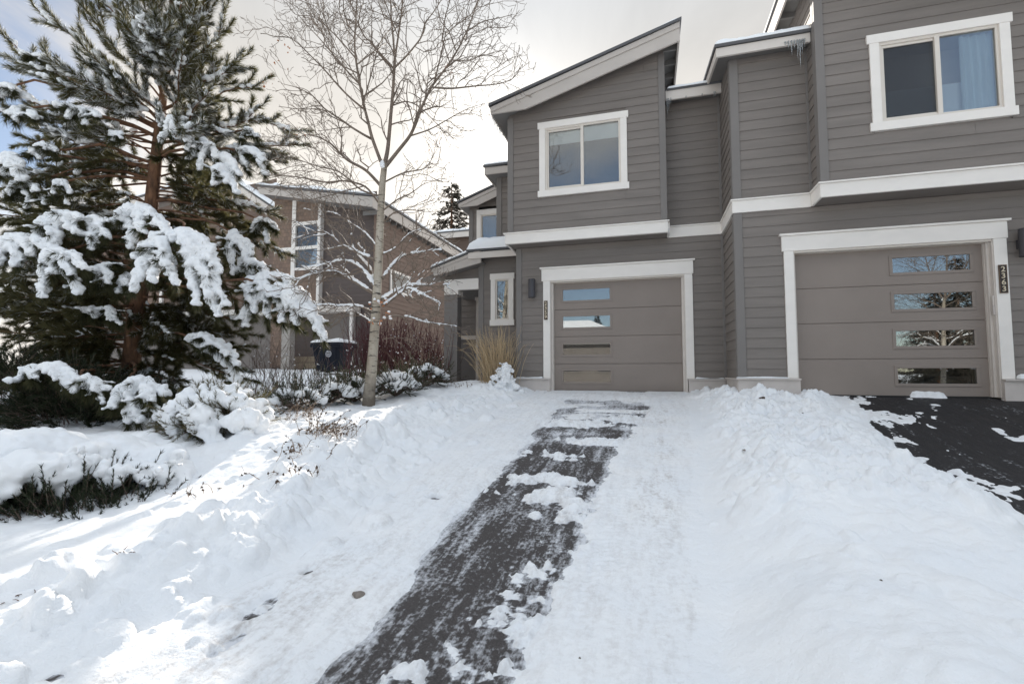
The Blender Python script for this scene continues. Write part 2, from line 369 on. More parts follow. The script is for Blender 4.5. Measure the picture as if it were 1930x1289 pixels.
def siding(mb, p0, u, L, z0, z1, holes=(), exp=.155, lip=.011, top=None):
    """lapped boards: p0 start (x, y), u unit direction, outward normal (u.y, -u.x); top(s) = height limit along s"""
    u = np.array(u, dtype=float); n = np.array([u[1], -u[0]]); p0 = np.array(p0, dtype=float)
    k = 0; z = z0
    while z < z1-1e-4:
        zt = min(z+exp, z1)
        segs = [(0, L)]
        for (a, b, c, d) in holes:
            if d > z+.001 and c < zt-.001:
                ns_ = []
                for (s0, s1) in segs:
                    if b <= s0 or a >= s1: ns_.append((s0, s1))
                    else:
                        if a > s0: ns_.append((s0, a))
                        if b < s1: ns_.append((b, s1))
                segs = ns_
        cut = []
        for (s0, s1) in segs:
            if s1-s0 > 1.1 and R.random() < .45:
                c_ = R.uniform(s0+.3, s1-.3); cut += [(s0, c_-.0018), (c_+.0018, s1)]
            else: cut.append((s0, s1))
        for (s0, s1) in cut:
            if top is not None:
                # clip the board under a sloping top line
                t0, t1 = top(s0), top(s1)
                if max(t0, t1) <= z: continue
                def cross(zz): return s0+(s1-s0)*(zz-t0)/(t1-t0) if abs(t1-t0) > 1e-6 else s0
                poly = [(s0, z), (s1, z), (s1, zt), (s0, zt)]
                out = []
                for q in range(4):
                    a, b = poly[q], poly[(q+1) % 4]
                    da, db = (t0+(t1-t0)*(a[0]-s0)/(s1-s0))-a[1], (t0+(t1-t0)*(b[0]-s0)/(s1-s0))-b[1]
                    if da >= 0: out.append(a)
                    if da*db < 0:
                        w = da/(da-db); out.append((a[0]+(b[0]-a[0])*w, a[1]+(b[1]-a[1])*w))
                if len(out) < 3: continue
                pts = out
            else: pts = [(s0, z), (s1, z), (s1, zt), (s0, zt)]
            V = []
            for (a, b) in pts:
                off = lip*(1-(b-z)/exp)+.001
                q = p0+u*a+n*off; V.append((q[0], q[1], b))
            nb = len(V)
            mb.add(V, [tuple(range(nb))])
            bl = [a for a, b in pts if b < z+1e-6]
            if len(bl) >= 2:
                a, b = min(bl), max(bl)
                q0 = p0+u*a; q1 = p0+u*b
                mb.add([(*(q0+n*.0), z), (*(q1+n*.0), z), (*(q1+n*(lip+.001)), z), (*(q0+n*(lip+.001)), z)], np.array([[0, 1, 2, 3]]))
        z = zt; k += 1
def snow_slab(quad, thick, name, label, nu=40, nv=14, edge=.16, seed=1, kind=None, lump=.35, cat='snow'):
    """a soft blanket of snow lying on a quad (four corners counter-clockwise seen from above)"""
    q = [np.asarray(p, dtype=float) for p in quad]
    Lu = np.linalg.norm(q[1]-q[0]); Lv = np.linalg.norm(q[3]-q[0])
    nu = max(nu, 8); nv = max(nv, 6)
    def warp(n, L):
        t = np.linspace(0, 1, n); e = min(edge/L, .3); return np.unique(np.concatenate([t, np.linspace(0, e, 6), 1-np.linspace(0, e, 6)]))
    U = warp(nu, Lu); W = warp(nv, Lv); uu, vv = np.meshgrid(U, W)
    P = (q[0]*(1-uu)[..., None]+q[1]*uu[..., None])*(1-vv)[..., None]+(q[3]*(1-uu)[..., None]+q[2]*uu[..., None])*vv[..., None]
    du = np.minimum(uu, 1-uu)*Lu; dv = np.minimum(vv, 1-vv)*Lv; d = np.minimum(du, dv)/edge
    fall = np.sqrt(np.clip(1-(1-np.clip(d, 0, 1))**2, 0, 1))
    nz = fbm(P, 3.0, 4, seed)
    h = thick*fall*(1+lump*2*nz)+.004
    top = P.copy(); top[..., 2] += np.maximum(h, .005); bot = P.copy(); bot[..., 2] += .003
    nV, nU = uu.shape; mb = MB(); idx = np.arange(nV*nU).reshape(nV, nU)
    a, b, c, dd = idx[:-1, :-1].ravel(), idx[:-1, 1:].ravel(), idx[1:, 1:].ravel(), idx[1:, :-1].ravel()
    mb.add(top.reshape(-1, 3), np.stack([a, b, c, dd], 1)); mb.add(bot.reshape(-1, 3), np.stack([dd, c, b, a], 1))
    rim = np.concatenate([idx[0, :], idx[1:, -1], idx[-1, -2::-1], idx[-2:0, 0]]); m = nV*nU; r2 = np.roll(rim, -1)
    mb.Fs[4].append(np.stack([rim, r2, r2+m, rim+m], 1)[:, ::-1])
    o = mb.build(name, M_SNOW, smooth=True, origin=q[0]); return tag(o, label, cat, kind=kind)


# ------------------------------------------------------------------ ground: asphalt sheets and snow
def axis(*segs):
    out = []
    for (a, b, h) in segs: out.append(np.arange(a, b, h))
    return np.concatenate(out)
def geo(a, b, n): return np.sign(b)*np.geomspace(abs(a), abs(b), n)
XS = np.concatenate([geo(-16.5, -400, 24)[::-1], axis((-16, -6.5, .08), (-6.5, -3.2, .028), (-3.2, 3.4, .0155), (3.4, 6.6, .05)), geo(6.8, 400, 24)])
YS = np.concatenate([geo(-2, -400, 20)[::-1], axis((-1.5, .6, .15), (.6, 4.2, .0135), (4.2, 9.4, .021), (9.4, 19, .09)), geo(19.5, 500, 26)])
GX, GY = np.meshgrid(XS, YS)
def yard_base(x, y):
    b = base_z(y)
    far = sstep(9.5, 17, y)*.30*sstep(-2.6, -4.5, x)
    return b+far
BASE = yard_base(GX, GY)+.15*sstep(5.6, 8.0, GY)*sstep(2.0, 2.8, GX)*(GY < 40)
def lumps(T, n, xr, yr, r0, r1, hf, mask=None, seed=0, sq=1.0):
    rs = np.random.RandomState(seed)
    for k in range(n):
        cx = rs.uniform(*xr); cy = rs.uniform(*yr); r = r0*(r1/r0)**(rs.rand()**1.6); h = r*hf*rs.uniform(.5, 1.1); a = rs.rand()*3.14; st = rs.uniform(.65, 1.0)
        if mask is not None and rs.rand() > mask(cx, cy): continue
        i0, i1 = np.searchsorted(XS, [cx-r, cx+r]); j0, j1 = np.searchsorted(YS, [cy-r, cy+r])
        if i1-i0 < 2 or j1-j0 < 2: continue
        dx = GX[j0:j1, i0:i1]-cx; dy = GY[j0:j1, i0:i1]-cy
        ex = (dx*math.cos(a)+dy*math.sin(a)); ey = (-dx*math.sin(a)+dy*math.cos(a))/st
        q = 1-(ex*ex+ey*ey)/(r*r)
        T[j0:j1, i0:i1] += h*np.clip(q, 0, 1)**.45*np.clip(q*4, 0, 1)
# left edge and right edge of the ploughed lane (metres, as measured)
eL = np.interp(GY, [0, 1.5, 2.5, 3.4, 5.2, 7.4, 8.6], [-2.75, -2.52, -2.12, -2.16, -2.36, -2.32, -2.05])+.10*fbm2(GX*.3, GY, 1.6, 4, 3)
eR = np.interp(GY, [0, 2.1, 4, 5.5, 8.1], [.12, .20, .30, .47, .56])+.10*fbm2(GX*.3, GY, 1.5, 4, 9)
eD = np.interp(GY, [0, 3.2, 4.1, 4.8, 5.4, 6.7, 8.2], [2.6, 2.45, 2.44, 2.42, 2.40, 2.58, 2.80])+.16*fbm2(GX, GY, 2.4, 5, 15)
n1 = fbm2(GX, GY, 1.1, 5, 21); n2 = fbm2(GX, GY, 5.0, 4, 31); n3 = fbm2(GX, GY, 18.0, 3, 41)
# yard snow (left)
bil = np.abs(fbm2(GX, GY, 6.5, 4, 101, .6)); bil2 = np.abs(fbm2(GX, GY, 15, 3, 111, .6))
rough = .075*(.32-bil)+.05*(.3-bil2)
T = (.15+.09*n1+.035*n2+.016*n3+rough*sstep(1.6, .2, eL-GX)+.10*sstep(.3, .9, eL-GX)*sstep(7.5, 5, GY))*(1-.9*np.exp(-((GX+4.75)/1.0)**2-((GY-3.0)/.75)**2))
# bank beside the lane on the left, ploughed lumps
dl = eL-GX
bankL = np.interp(GY, [0, 4.5, 6], [1, 1, .35])*np.exp(-((dl-.55)/.5)**2)*(GY < 9.5)*sstep(.2, 1.5, GY)
T = T+bankL*(.035+.13*n1)
# tapering edge towards the lane
T = T*(.45*sstep(-.04, .22, dl)+.55*sstep(.0, 1.1, dl))
maskL = lambda x, y: (1 if y < 5 else .55)*math.exp(-((np.interp(y, [0, 1.5, 2.5, 3.4, 5.2, 7.4, 8.6], [-2.75, -2.52, -2.12, -2.16, -2.36, -2.32, -2.05])-x-.55)/.55)**2)
lane = (dl <= .0)
# ridges running along the lane (plough curls), in the near left
rid = fbm2(GX*1.0+GY*.45, GY*.35-GX*.2, 3.2, 4, 51)
T = T+np.clip(rid, 0, 1)*.12*sstep(.05, .5, dl)*sstep(2.6, .7, dl)*sstep(5.2, 3.6, GY)
# packed lane
pk = .030+.020*n1+.012*n2
strip = sstep(-1.50, -1.28, GX+.10*n2)*sstep(.02, -.22, GX-np.interp(GY, [1.9, 2.9, 4.5, 5.8, 7.6], [-.46, -.38, -.32, -.17, .13])+.10*n2+.04*n3)
aniso = fbm2(GX*.75, GY*1.9, 1.5, 5, 61)
lon = fbm2(GX*2.6, GY*.45, 2.0, 5, 65)
aniso = aniso*sstep(4.2, 5.6, GY)+(.45*aniso+.75*lon)*(1-sstep(4.2, 5.6, GY))
cover = np.where(GY < 4.6, .085, .055)*(aniso+.02)+np.interp(GY, [1.9, 3.6, 5, 6.2, 7.6, 8.6], [-.022, -.030, -.021, -.012, -.010, .008])
pk = pk*(1-strip)+strip*np.maximum(cover, -.03)
# snow left lying on the bare strip
def patch(px, py, rx, ry, h=.045):
    g = PG(px, py); a = PG(px-rx, py); b = PG(px+rx, py); c = PG(px, py-ry); d = PG(px, py+ry)
    RX = (b[0]-a[0])/2; RY = abs(c[1]-d[1])/2; sk = (c[0]-d[0])/max(abs(c[1]-d[1]), 1e-3)
    ux = (GX-g[0]-0*sk*(GY-g[1]))/RX; uy = (GY-g[1])/RY
    w = 1-np.sqrt(ux*ux+uy*uy)+1.5*n2+.9*n3+.9*aniso+.9*n1
    return np.where(w > 0, min(h, .042)*(1-np.exp(-2.6*np.clip(w, 0, 9)))*(1+.8*n3), -.03)
for args in [(1035, 932, 75, 16), (1085, 962, 45, 22), (1006, 973, 12, 8, .03), (1062, 908, 120, 9), (1058, 978, 26, 10, .03), (1035, 1034, 52, 17, .06), (935, 1168, 105, 46, .09), (1000, 1080, 70, 34, .045),
             (880, 1258, 120, 44, .10), (790, 1265, 75, 40, .08), (1000, 1125, 40, 20, .03), (1060, 860, 80, 8), (1130, 835, 60, 6), (1080, 800, 70, 5), (1200, 792, 40, 5)]:
    pk = np.where(strip > .3, np.maximum(pk, patch(*args)), pk)
# footprints in the strip snow
for (px, py) in [(935, 1075), (1000, 1110), (905, 1135), (850, 1170), (975, 1065), (830, 1250), (880, 1100)]:
    g = PG(px, py); d2 = ((GX-g[0])/.055)**2+((GY-g[1])/.12)**2; pk = pk-.05*np.exp(-d2*d2)*strip
# dark worn spots in the packed snow
for (px, py, rx, ry) in [(580, 1080, .05, .08), (495, 1148, .08, .16), (430, 1218, .06, .14), (820, 942, .10, .06), (735, 940, .06, .06), (100, 1283, .12, .05)]:
    g = PG(px, py); w = 1-((GX-g[0])/rx)**2-((GY-g[1])/ry)**2
    pk = pk-np.clip(w, 0, 1)*(.045+.10*n3+.04*n2)
# tyre tracks
def tread(xc, w, depth, y0, y1, sl=0.0):
    global pk
    t = (GX-xc-sl*(GY-4))/w; inn = sstep(1.0, .88, np.abs(t))*sstep(y0, y0+.4, GY)*sstep(y1, y1-.6, GY)
    wear = np.clip(.65+1.8*fbm2(GX*.6, GY*.5, 2.2, 3, 71), 0, 1)
    blk = np.maximum(np.maximum(sstep(.25, .6, np.sin(GY*115+np.abs(t)*4.5)), sstep(.80, .95, np.cos(t*9.5))), 0)
    pk = pk-inn*depth*(.35+.65*blk)*wear
tread(-.22, .115, .019, 1.0, 7.8, .03); tread(.10, .10, .007, 1.5, 8.4, .03)
tread(-1.66, .11, .007, 1.0, 5.5); tread(-.62, .09, .024, 1.2, 3.4, .07)
for xc, sl in [(-1.50, .02), (-1.55, .03), (-1.47, .03), (-1.66, .05), (-.33, .09), (-.30, .09), (-.36, .10), (-.27, .10), (.05, .02), (.02, .02), (-1.74, .04)]:
    pk = pk-.007*np.exp(-((GX-xc-sl*(GY-4)+.02*n1)/.008)**2)*np.clip(.5+3*fbm2(GX*.2, GY, .8, 2, int(abs(xc)*100)), 0, 1)
crust = .010*np.clip(n3, 0, 1)+.006*fbm2(GX, GY, 45, 2, 81)
pk = pk+crust*(pk > 0)
inlane = sstep(.04, -.16, dl)*sstep(0, .2, GX-eL)*(GY < 9.2)
T = np.where(GX > eL, pk, T)
# left bank blends up over the packed lane edge
T = np.where((GX > eL) & (GX < eL+.25), np.maximum(T, pk), T)
# mound between the two drives
dr = GX-eR; dm = eD-GX
prof = sstep(-.02, .75, dr)*sstep(-.03, .62, dm)
wid = np.clip((eD-eR)/2.0, .5, 1.2)
md = prof*(np.interp(GY, [0, 1.6, 2.6, 4.4, 6.5, 8.3, 9.2], [.16, .16, .20, .25, .20, .11, .05])*wid+.10*n1+.05*n2+.016*n3+rough*1.1*sstep(3.2, 4.2, GY))
# smooth untouched drift in the near right, with a soft rim
g0 = PG(1640, 1260, .3); drift = np.sqrt(np.clip(1-((GX-g0[0]-.15)/1.05)**2-((GY-g0[1])/1.0)**2, 0, 1))
md = md+prof*.10*drift
T = np.where(dr > -.02, np.where(dm > -.02, np.maximum(md+.004, pk*(dr < .25)), -.03), T)
# neighbour drive: bare, thin rags of snow
rag = .10*(fbm2(GX*1.6, GY*.9, 3.0, 5, 91)-.34)+.022*n3+.012*fbm2(GX, GY*.6, 30, 3, 92)+.02*sstep(.5, .0, GX-eD)
d2 = (GX > eD)
T = np.where(d2, np.clip(rag, -.03, .012), T)
soft = sstep(-2.75, -3.1, GX)*sstep(4.2, 3.2, GY)
T = T*(1-soft)+soft*.17*np.tanh(T/.17)
# rough chunks thrown on the banks
lumps(T, 2300, (-4.2, -1.9), (.9, 8.6), .016, .13, .55, maskL, 5)
lumps(T, 500, (-6.5, -2.2), (1.0, 5.6), .03, .13, .30, lambda x, y: .55*sstep(-1.9, -2.6, x)*(.2 if (x < -3.0 and y < 3.4) else 1), 6)
mm = lambda x, y: float(sstep(.15, .45, x-np.interp(y, [0, 2.1, 4, 5.5, 8.1], [.12, .20, .30, .47, .56]))*sstep(2.75, 2.2, x))*(1.0 if y > 3.6 else .12)
lumps(T, 2600, (.2, 2.75), (1.2, 9.0), .014, .10, .55, mm, 8)
lumps(T, 90, (.4, 2.4), (3.6, 9.0), .12, .26, .20, mm, 10)
lumps(T, 160, (-2.2, .5), (1.2, 8.8), .008, .03, .6, lambda x, y: .5, 9)
for (px, py, r) in [(1728, 768, .07), (1752, 768, .09), (1770, 770, .06), (1850, 764, .05), (1905, 756, .12), (1925, 757, .12)]:
    g = PG(px, py); q = 1-((GX-g[0])/(r*1.6))**2-((GY-g[1])/r)**2; T = np.maximum(T, (.09*np.sqrt(np.clip(q, 0, 1))+.015*n2)*(q > 0)-.03*(q <= 0))
# snow piled at the wall between the doors
for (px, X, Y, r, h) in [(0, 1.22, 8.2, .22, .13), (0, .95, 8.75, .40, .05), (0, 1.72, 7.6, .26, .12), (0, 2.15, 7.5, .30, .05), (0, 1.55, 7.2, .5, .04)]:
    T = T+h*np.exp(-((GX-X)**2+(GY-Y)**2)/r**2)*(.8+.9*n2)*(GX < eD-.05)*(GX > eR+.1)
T = np.where((GX > -1.86) & (GX < .73) & (GY > 8.75), np.minimum(T, .02*(n1+.6)), T)
under = (GY > 9.16) & (GX > -2.4)
T = np.where(under, -.05, T)
T = np.where((GX > -4.75) & (GX < -2.3) & (GY > 9.62) & (GY < 18), -.35, T)
T = np.where(GY < .4, np.minimum(T, .05), T)
# mask of worn / dirty packed snow (a real stain of sand and slush on the lane)
DIRT = np.clip(inlane*(GX < eR)*1.0, 0, 1)*(.75+.5*n1)
for (px, py, rx, ry) in [(1240, 912, .15, .35), (1240, 785, .16, .5), (1235, 955, .12, .3), (1250, 850, .1, .3)]:
    g = PG(px, py); DIRT = DIRT+2.2*np.exp(-((GX-g[0])/rx)**2-((GY-g[1])/ry)**2)*inlane
DIRT = DIRT+1.1*np.exp(-((GX+1.95)/.42)**2-((GY-2.1)/.9)**2)*inlane
DIRT = np.clip(DIRT+.5*strip*(GX > eL)*(GX < eR), 0, 1.6)*(GY < 9)
DIRT = np.where(GX > eD, .7, DIRT)
Z = BASE+T
def ground_z(x, y):
    i = int(np.clip(np.searchsorted(XS, x), 1, len(XS)-1)); j = int(np.clip(np.searchsorted(YS, y), 1, len(YS)-1)); return float(Z[j, i])
def sheet(xs, ys, z, name, mat, att=None, av=None):
    gx, gy = np.meshgrid(xs, ys); mb = MB(); ny, nx = gx.shape; idx = np.arange(nx*ny).reshape(ny, nx)
    f = np.stack([idx[:-1, :-1], idx[:-1, 1:], idx[1:, 1:], idx[1:, :-1]], -1).reshape(-1, 4)
    mb.add(np.stack([gx, gy, z], -1).reshape(-1, 3), f, 0.0 if av is None else av.ravel())
    return mb.build(name, mat, smooth=True, att=att)
g = sheet(XS, YS, Z, 'snow_ground', M_SNOWG, 'dirt', DIRT)
tag(g, 'snow covered front yards with ploughed banks and tyre tracks', 'snow', kind='structure')
ia = (XS > -2.6) & (XS < 1.4); ja = (YS > -1.2) & (YS < 9.3); dx, dy = XS[ia], YS[ja]; a, b = np.meshgrid(dx, dy)
TS = T[np.ix_(ja, ia)]
slush = sstep(-.030, .004, TS)*1.0                # thin slush and ice where the snow has almost melted away
tag(sheet(dx, dy, base_z(b)+.003*fbm2(a, b, 2, 3, 4), 'driveway', M_ASPH, 'slush', slush), 'half cleared asphalt driveway in front of the left garage', 'driveway', kind='structure')
dx = np.linspace(1.9, 6.5, 60); dy = np.linspace(-.5, 9.3, 300); a, b = np.meshgrid(dx, dy)
tag(sheet(dx, dy, base_z(b)+.004*fbm2(a, b, 2, 3, 6)+.15*sstep(5.6, 8.0, b)*sstep(2.0, 2.8, a), 'driveway', M_ASPH2), 'wet black asphalt driveway in front of the right garage', 'driveway', kind='structure')

# ------------------------------------------------------------------ the two grey townhouses
W1, BAY1, W2, BAY2 = 9.10, 8.72, 7.95, 7.55
XL, XI = -2.47, 1.345                      # left end of the garage wall, inner corner
BB, BT = 2.448, 2.66                       # band board
P1, P2 = -.139, -.110                      # plinth tops

def roof_shed(parent, xa, xb, za, zb, y0, y1, fd=.33, cut=.13, name='roof', left_cut=True):
    """shed roof whose rake faces the street: top line from (xa, za) to (xb, zb), depth y0..y1"""
    s = (zb-za)/(xb-xa)
    m = MB(); th = .05
    m.prism([(xa-.03, za+.012), (xb+.03, zb+.012), (xb+.03, zb+.012+th), (xa-.03, za+.012+th)], 'y', y0-.03, y1)
    r = m.build(name, M_ROOF, parent)
    f = MB()
    lo = za < zb
    def board(o0, o1, yy0, yy1):
        if lo:
            xs = xa+max(0, (o1-cut))/max(s, 1e-3)*1.0 if o1 > cut else xa
            poly = [(xa, za-o0), (xb, zb-o0), (xb, zb-o1), (xa+max(0, o1-cut)/s, za-cut), (xa, za-cut)] if o1 > cut else [(xa, za-o0), (xb, zb-o0), (xb, zb-o1), (xa, za-o1)]
        else:
            t = -s
            poly = [(xa, za-o0), (xb, zb-o0), (xb, zb-cut), (xb-max(0, o1-cut)/t, zb-cut), (xa, za-o1)] if o1 > cut else [(xa, za-o0), (xb, zb-o0), (xb, zb-o1), (xa, za-o1)]
        f.prism(poly[::-1], 'y', yy0, yy1)
    board(0, .10, y0, y0+.045); board(.10, fd, y0+.018, y0+.055)
    fo = f.build('fascia', M_FASC, parent, bevel=.003)
    # eave boards along the two sides, and the soffit
    e = MB()
    if lo:
        e.box(xa, xa+.03, y0+.055, y1, za-cut+.002, za-.002); e.box(xb-.03, xb, y0+.055, y1, zb-fd+.03, zb-.002)
    else:
        e.box(xa, xa+.03, y0+.055, y1, za-fd+.03, za-.002); e.box(xb-.03, xb, y0+.055, y1, zb-cut+.002, zb-.002)
    e.build('eave_board', M_FASC, parent)
    so = MB(); so.prism([(xa+.03, za-cut+.0), (xb-.03, zb-cut-.0), (xb-.03, zb-cut+.02), (xa+.03, za-cut+.02)], 'y', y0+.055, y1)
    hi = xb if lo else xa
    for k in range(12):
        yy = y0+.35+k*.42
        if yy < y1: so.box(*((hi-.31, hi-.03) if lo else (hi+.03, hi+.31)), yy, yy+.04, (zb if lo else za)-.26, (zb if lo else za)-cut-.02)
    so.build('soffit', M_SOFF, parent)
    return r

def window(parent, x0, x1, z0, z1, yf, wall, frames=2, hd=.125, sd=.115, sill=.12, ear=.03, kind='blind', clipx=None, cream=True):
    """trim boards round a vinyl window in a wall whose face is y = wall"""
    t = MB(); y0 = wall-.034; y1 = wall+.02
    t.box(x0, x1, y0-.004, y1, z1-hd, z1); t.box(x0+ear, x0+ear+sd, y0, y1, z0+sill, z1-hd-.001); t.box(x1-ear-sd, x1-ear, y0, y1, z0+sill, z1-hd-.001)
    t.box(x0, x1, y0-.006, y1, z0, z0+sill-.001)
    w = t.build('window', M_TRIM, parent, bevel=.003)
    a0, a1, b0, b1 = x0+ear+sd, x1-ear-sd, z0+sill, z1-hd
    fr = MB(); e = .035; yf0 = wall-.012; yf1 = wall+.05
    fr.box(a0, a1, yf0, yf1, b1-e, b1); fr.box(a0, a1, yf0, yf1, b0, b0+e); fr.box(a0, a0+e, yf0+.002, yf1, b0+e, b1-e); fr.box(a1-e, a1, yf0+.002, yf1, b0+e, b1-e)
    xm = (a0+a1)/2
    if frames == 2:
        fr.box(xm-.028, xm+.028, yf0-.004, yf1, b0+.01, b1-.01)
        # the sliding sash stands a little deeper
        fr.box(a0+e, xm-.03, yf0+.02, yf1, b1-e-.035, b1-e); fr.box(a0+e, xm-.03, yf0+.02, yf1, b0+e, b0+e+.03); fr.box(a0+e, a0+e+.03, yf0+.022, yf1, b0+e+.03, b1-e-.035)
    fr.build('window_frame', M_CREAM if cream else M_VINYL, w, bevel=.002)
    ri = MB(); D = .42
    ri.box(a0, a1, wall+D, wall+D+.01, b0, b1); ri.box(a0-.012, a0-.002, wall+.06, wall+D, b0, b1); ri.box(a1+.002, a1+.012, wall+.06, wall+D, b0, b1)
    ri.box(a0, a1, wall+.06, wall+D, b0-.012, b0-.002); ri.box(a0, a1, wall+.06, wall+D, b1+.002, b1+.012)
    ri.build('room_tone_box', M_PLIN if kind == 'curtain' else M_DARK, w)  # added box: near-black paints an unlit room, pale brightens the curtain
    spans = [(a0+e+.03, xm-.03, b0+e+.03, b1-e-.035, .034), (xm+.028, a1-e, b0+e, b1-e, .012)] if frames == 2 else [(a0+e, a1-e, b0+e, b1-e, .012)]
    for (p, q, r, s, dd) in spans: MB().box(p, q, wall+dd, wall+dd+.006, r, s).build('window_pane', M_GLASS, w)
    if kind == 'blind': MB().box(a0+.02, a1-.02, wall+.075, wall+.085, b1-.30, b1-.005).build('roller_blind', M_BLIND, w)
    if kind == 'curtain':
        c = MB(); xs = np.linspace(xm+.30, a1-.02, 34); yy = wall+.10+.018*np.sin(xs*75)+.012*np.sin(xs*31)
        v = [(x, y, z) for z in (b0+.02, b1-.03) for x, y in zip(xs, yy)]; n = len(xs)
        c.add(v, [(k, k+1, n+k+1, n+k) for k in range(n-1)]); c.build('curtain', M_CURT, w, smooth=True)
        MB().box(a0+.02, a1-.02, wall+.15, wall+.18, b0+.0, b0+.50).build('white_board', M_BLIND, w)
        sc_ = MB().box(a0+e+.03, xm-.03, wall+.022, wall+.026, b0+e+.03, b1-e-.035).build('insect_screen', M_SCREEN, w)
    return w
def mk_screen():
    m, nt, b = new_mat('insect screen mesh'); out = nt.nodes['Material Output']
    t = nt.nodes.new('ShaderNodeBsdfTransparent'); mx = nt.nodes.new('ShaderNodeMixShader'); mx.inputs[0].default_value = .45
    b.inputs['Base Color'].default_value = (.05, .052, .058, 1); b.inputs['Roughness'].default_value = .7
    nt.links.new(t.outputs[0], mx.inputs[1]); nt.links.new(b.outputs[0], mx.inputs[2]); nt.links.new(mx.outputs[0], out.inputs['Surface']); return m
M_SCREEN = mk_screen()

def garage(parent, x0, x1, z0, ztop, wall, legs, hdr, plinth, panes):
    """x0..x1 clear opening; legs/hdr = trim; panes = (x0, x1) of the four lights"""
    yd = wall+.125
    l0, l1, r0, r1 = legs; h0, h1, hz0, hz1 = hdr
    t = MB(); yt = wall-.035
    t.box(l0, l1, yt, wall+.02, plinth+.012, hz0-.001); t.box(r0, r1, yt, wall+.02, plinth+.012, hz0-.001)
    t.box(h0, h1, yt-.006, wall+.02, hz0, hz1-.03); t.box(h0-.03, h1+.03, yt-.04, wall+.02, hz1-.029, hz1)
    tr = t.build('door_trim', M_TRIM, parent, bevel=.003)
    j = MB()                                # jambs and stop mouldings
    for (sx, xx) in ((1, l1), (-1, r0)):
        xi = x0 if sx > 0 else x1
        j.box(xx-sx*.02, xx+sx*.012, wall-.012, yd+.04, z0, hz0-.002); j.box(xx+sx*.012, xi+sx*.012, wall+.05, yd+.038, z0, hz0-.004)
        j.box(xi-sx*.014, xi+sx*.018, wall+.09, yd+.036, z0, ztop+.012)
    j.build('door_jamb', M_FASW, tr)
    k = MB(); k.box(l1, r0, wall-.008, yd+.04, hz0-.028, hz0+.0); k.box(x0-.014, x1+.014, wall+.048, yd+.038, ztop+.012, hz0-.030); k.box(x0, x1, wall+.088, yd+.036, ztop-.006, ztop+.014)
    k.build('head_moulding', M_CREAM, tr)
    d = MB(); H = (ztop-z0)/4; pin = []
    for q in range(4):
        a, b = z0+q*H, z0+(q+1)*H
        p0, p1 = panes; c0, c1 = a+H*.28, a+H*.80
        # section with a rectangular light, a shadow gap between sections
        aa, bb = a+.006, b-.006
        for (u0, u1, v0, v1) in ((x0+.002, p0, aa, bb), (p1, x1-.002, aa, bb), (p0, p1, aa, c0), (p0, p1, c1, bb)): d.box(u0, u1, yd, yd+.04, v0, v1)
        d.box(x0+.002, x1-.002, yd+.018, yd+.039, b-.0065, b+.0065) if q < 3 else None
        pin.append((p0, p1, c0, c1))
    do = d.build('garage_door', M_DOOR, parent)
    for (p0, p1, c0, c1) in pin:
        w = MB(); e = .03
        w.box(p0-.012, p1+.012, yd-.010, yd+.03, c1-e, c1+.012); w.box(p0-.012, p1+.012, yd-.010, yd+.03, c0-.012, c0+e)
        w.box(p0-.012, p0+e, yd-.009, yd+.03, c0+e, c1-e); w.box(p1-e, p1+.012, yd-.009, yd+.03, c0+e, c1-e)
        w.build('light_frame', M_DOOR, do, bevel=.004)
        MB().box(p0+e, p1-e, yd+.004, yd+.010, c0+e, c1-e).build('door_pane', M_GGLASS, do)
    MB().box(x0+.05, x1-.05, yd+.3, yd+.31, z0, ztop-.05).build('garage_unlit_sheet', M_DARK, do)  # near-black sheet added to paint the garage's unlit inside
    MB().box(x0-.01, x1+.01, yd-.02, yd+.03, z0-.04, z0+.004).build('weather_seal', M_RUB, do)
    return do

# ---- left townhouse
h1 = empty('townhouse', (-.6, 9.1, -.37), 'grey townhouse with the garage numbered 2359 below a sloping gabled bay', 'house')
sd = MB()
D1 = (-1.80, .675)                         # opening between the trim legs
siding(sd, (XL, W1), (1, 0), XI-XL, P1, BB, [(D1[0]-XL-.01, D1[1]-XL+.01, -1, 1.775)])
siding(sd, (.3, W1), (1, 0), XI-.3, BT, 5.12, [])
W1win = (-1.95, -.258, 3.305, 4.757)
gz = lambda s: 4.66+(s+2.81-2.54)*.0+(-2.54+s+2.81)*(1.0/3.45)+.0     # under the rake line
siding(sd, (-2.54, BAY1), (1, 0), 2.54+.374, BT, 6.2, [(W1win[0]+.05+2.54, W1win[1]-.05+2.54, W1win[2]+.05, W1win[3]-.05)], top=lambda s: 5.05-.14+(s-2.54+2.81)*(1.0/3.45))
siding(sd, (-2.54, 13.0), (0, -1), 13.0-BAY1, BT, 5.0)
siding(sd, (.374, BAY1), (0, 1), 4.0, BT, 5.75)
siding(sd, (XL, 13.0), (0, -1), 13.0-W1, P1, BB)
sd.build('siding', M_SIDE, h1)
core = MB()
core.box(XL+.015, D1[0]-.03, W1+.012, W1+.2, -.5, BB+.1); core.box(D1[1]+.03, XI, W1+.012, W1+.2, -.5, BB+.1); core.box(D1[0]-.03, D1[1]+.03, W1+.012, W1+.2, 1.80, BB+.1)
core.box(XL+.015, XI, W1+.75, 18, -.5, 5.1); core.box(XL+.015, XI, W1+.2, W1+.75, 2.0, BB+.05); core.box(XL+.015, XL+.2, W1+.2, 18, -.5, 5.0)
core.prism([(-2.525, BB+.01), (.36, BB+.01), (.36, 5.68), (-2.525, 4.86)], 'y', BAY1+.5, 18)
core.box(-2.525, W1win[0]+.04, BAY1+.013, BAY1+.5, BB+.01, 4.85); core.box(W1win[1]-.04, .36, BAY1+.013, BAY1+.5, BB+.01, 5.4); core.box(W1win[0]+.04, W1win[1]-.04, BAY1+.013, BAY1+.5, BB+.01, W1win[2]+.04)
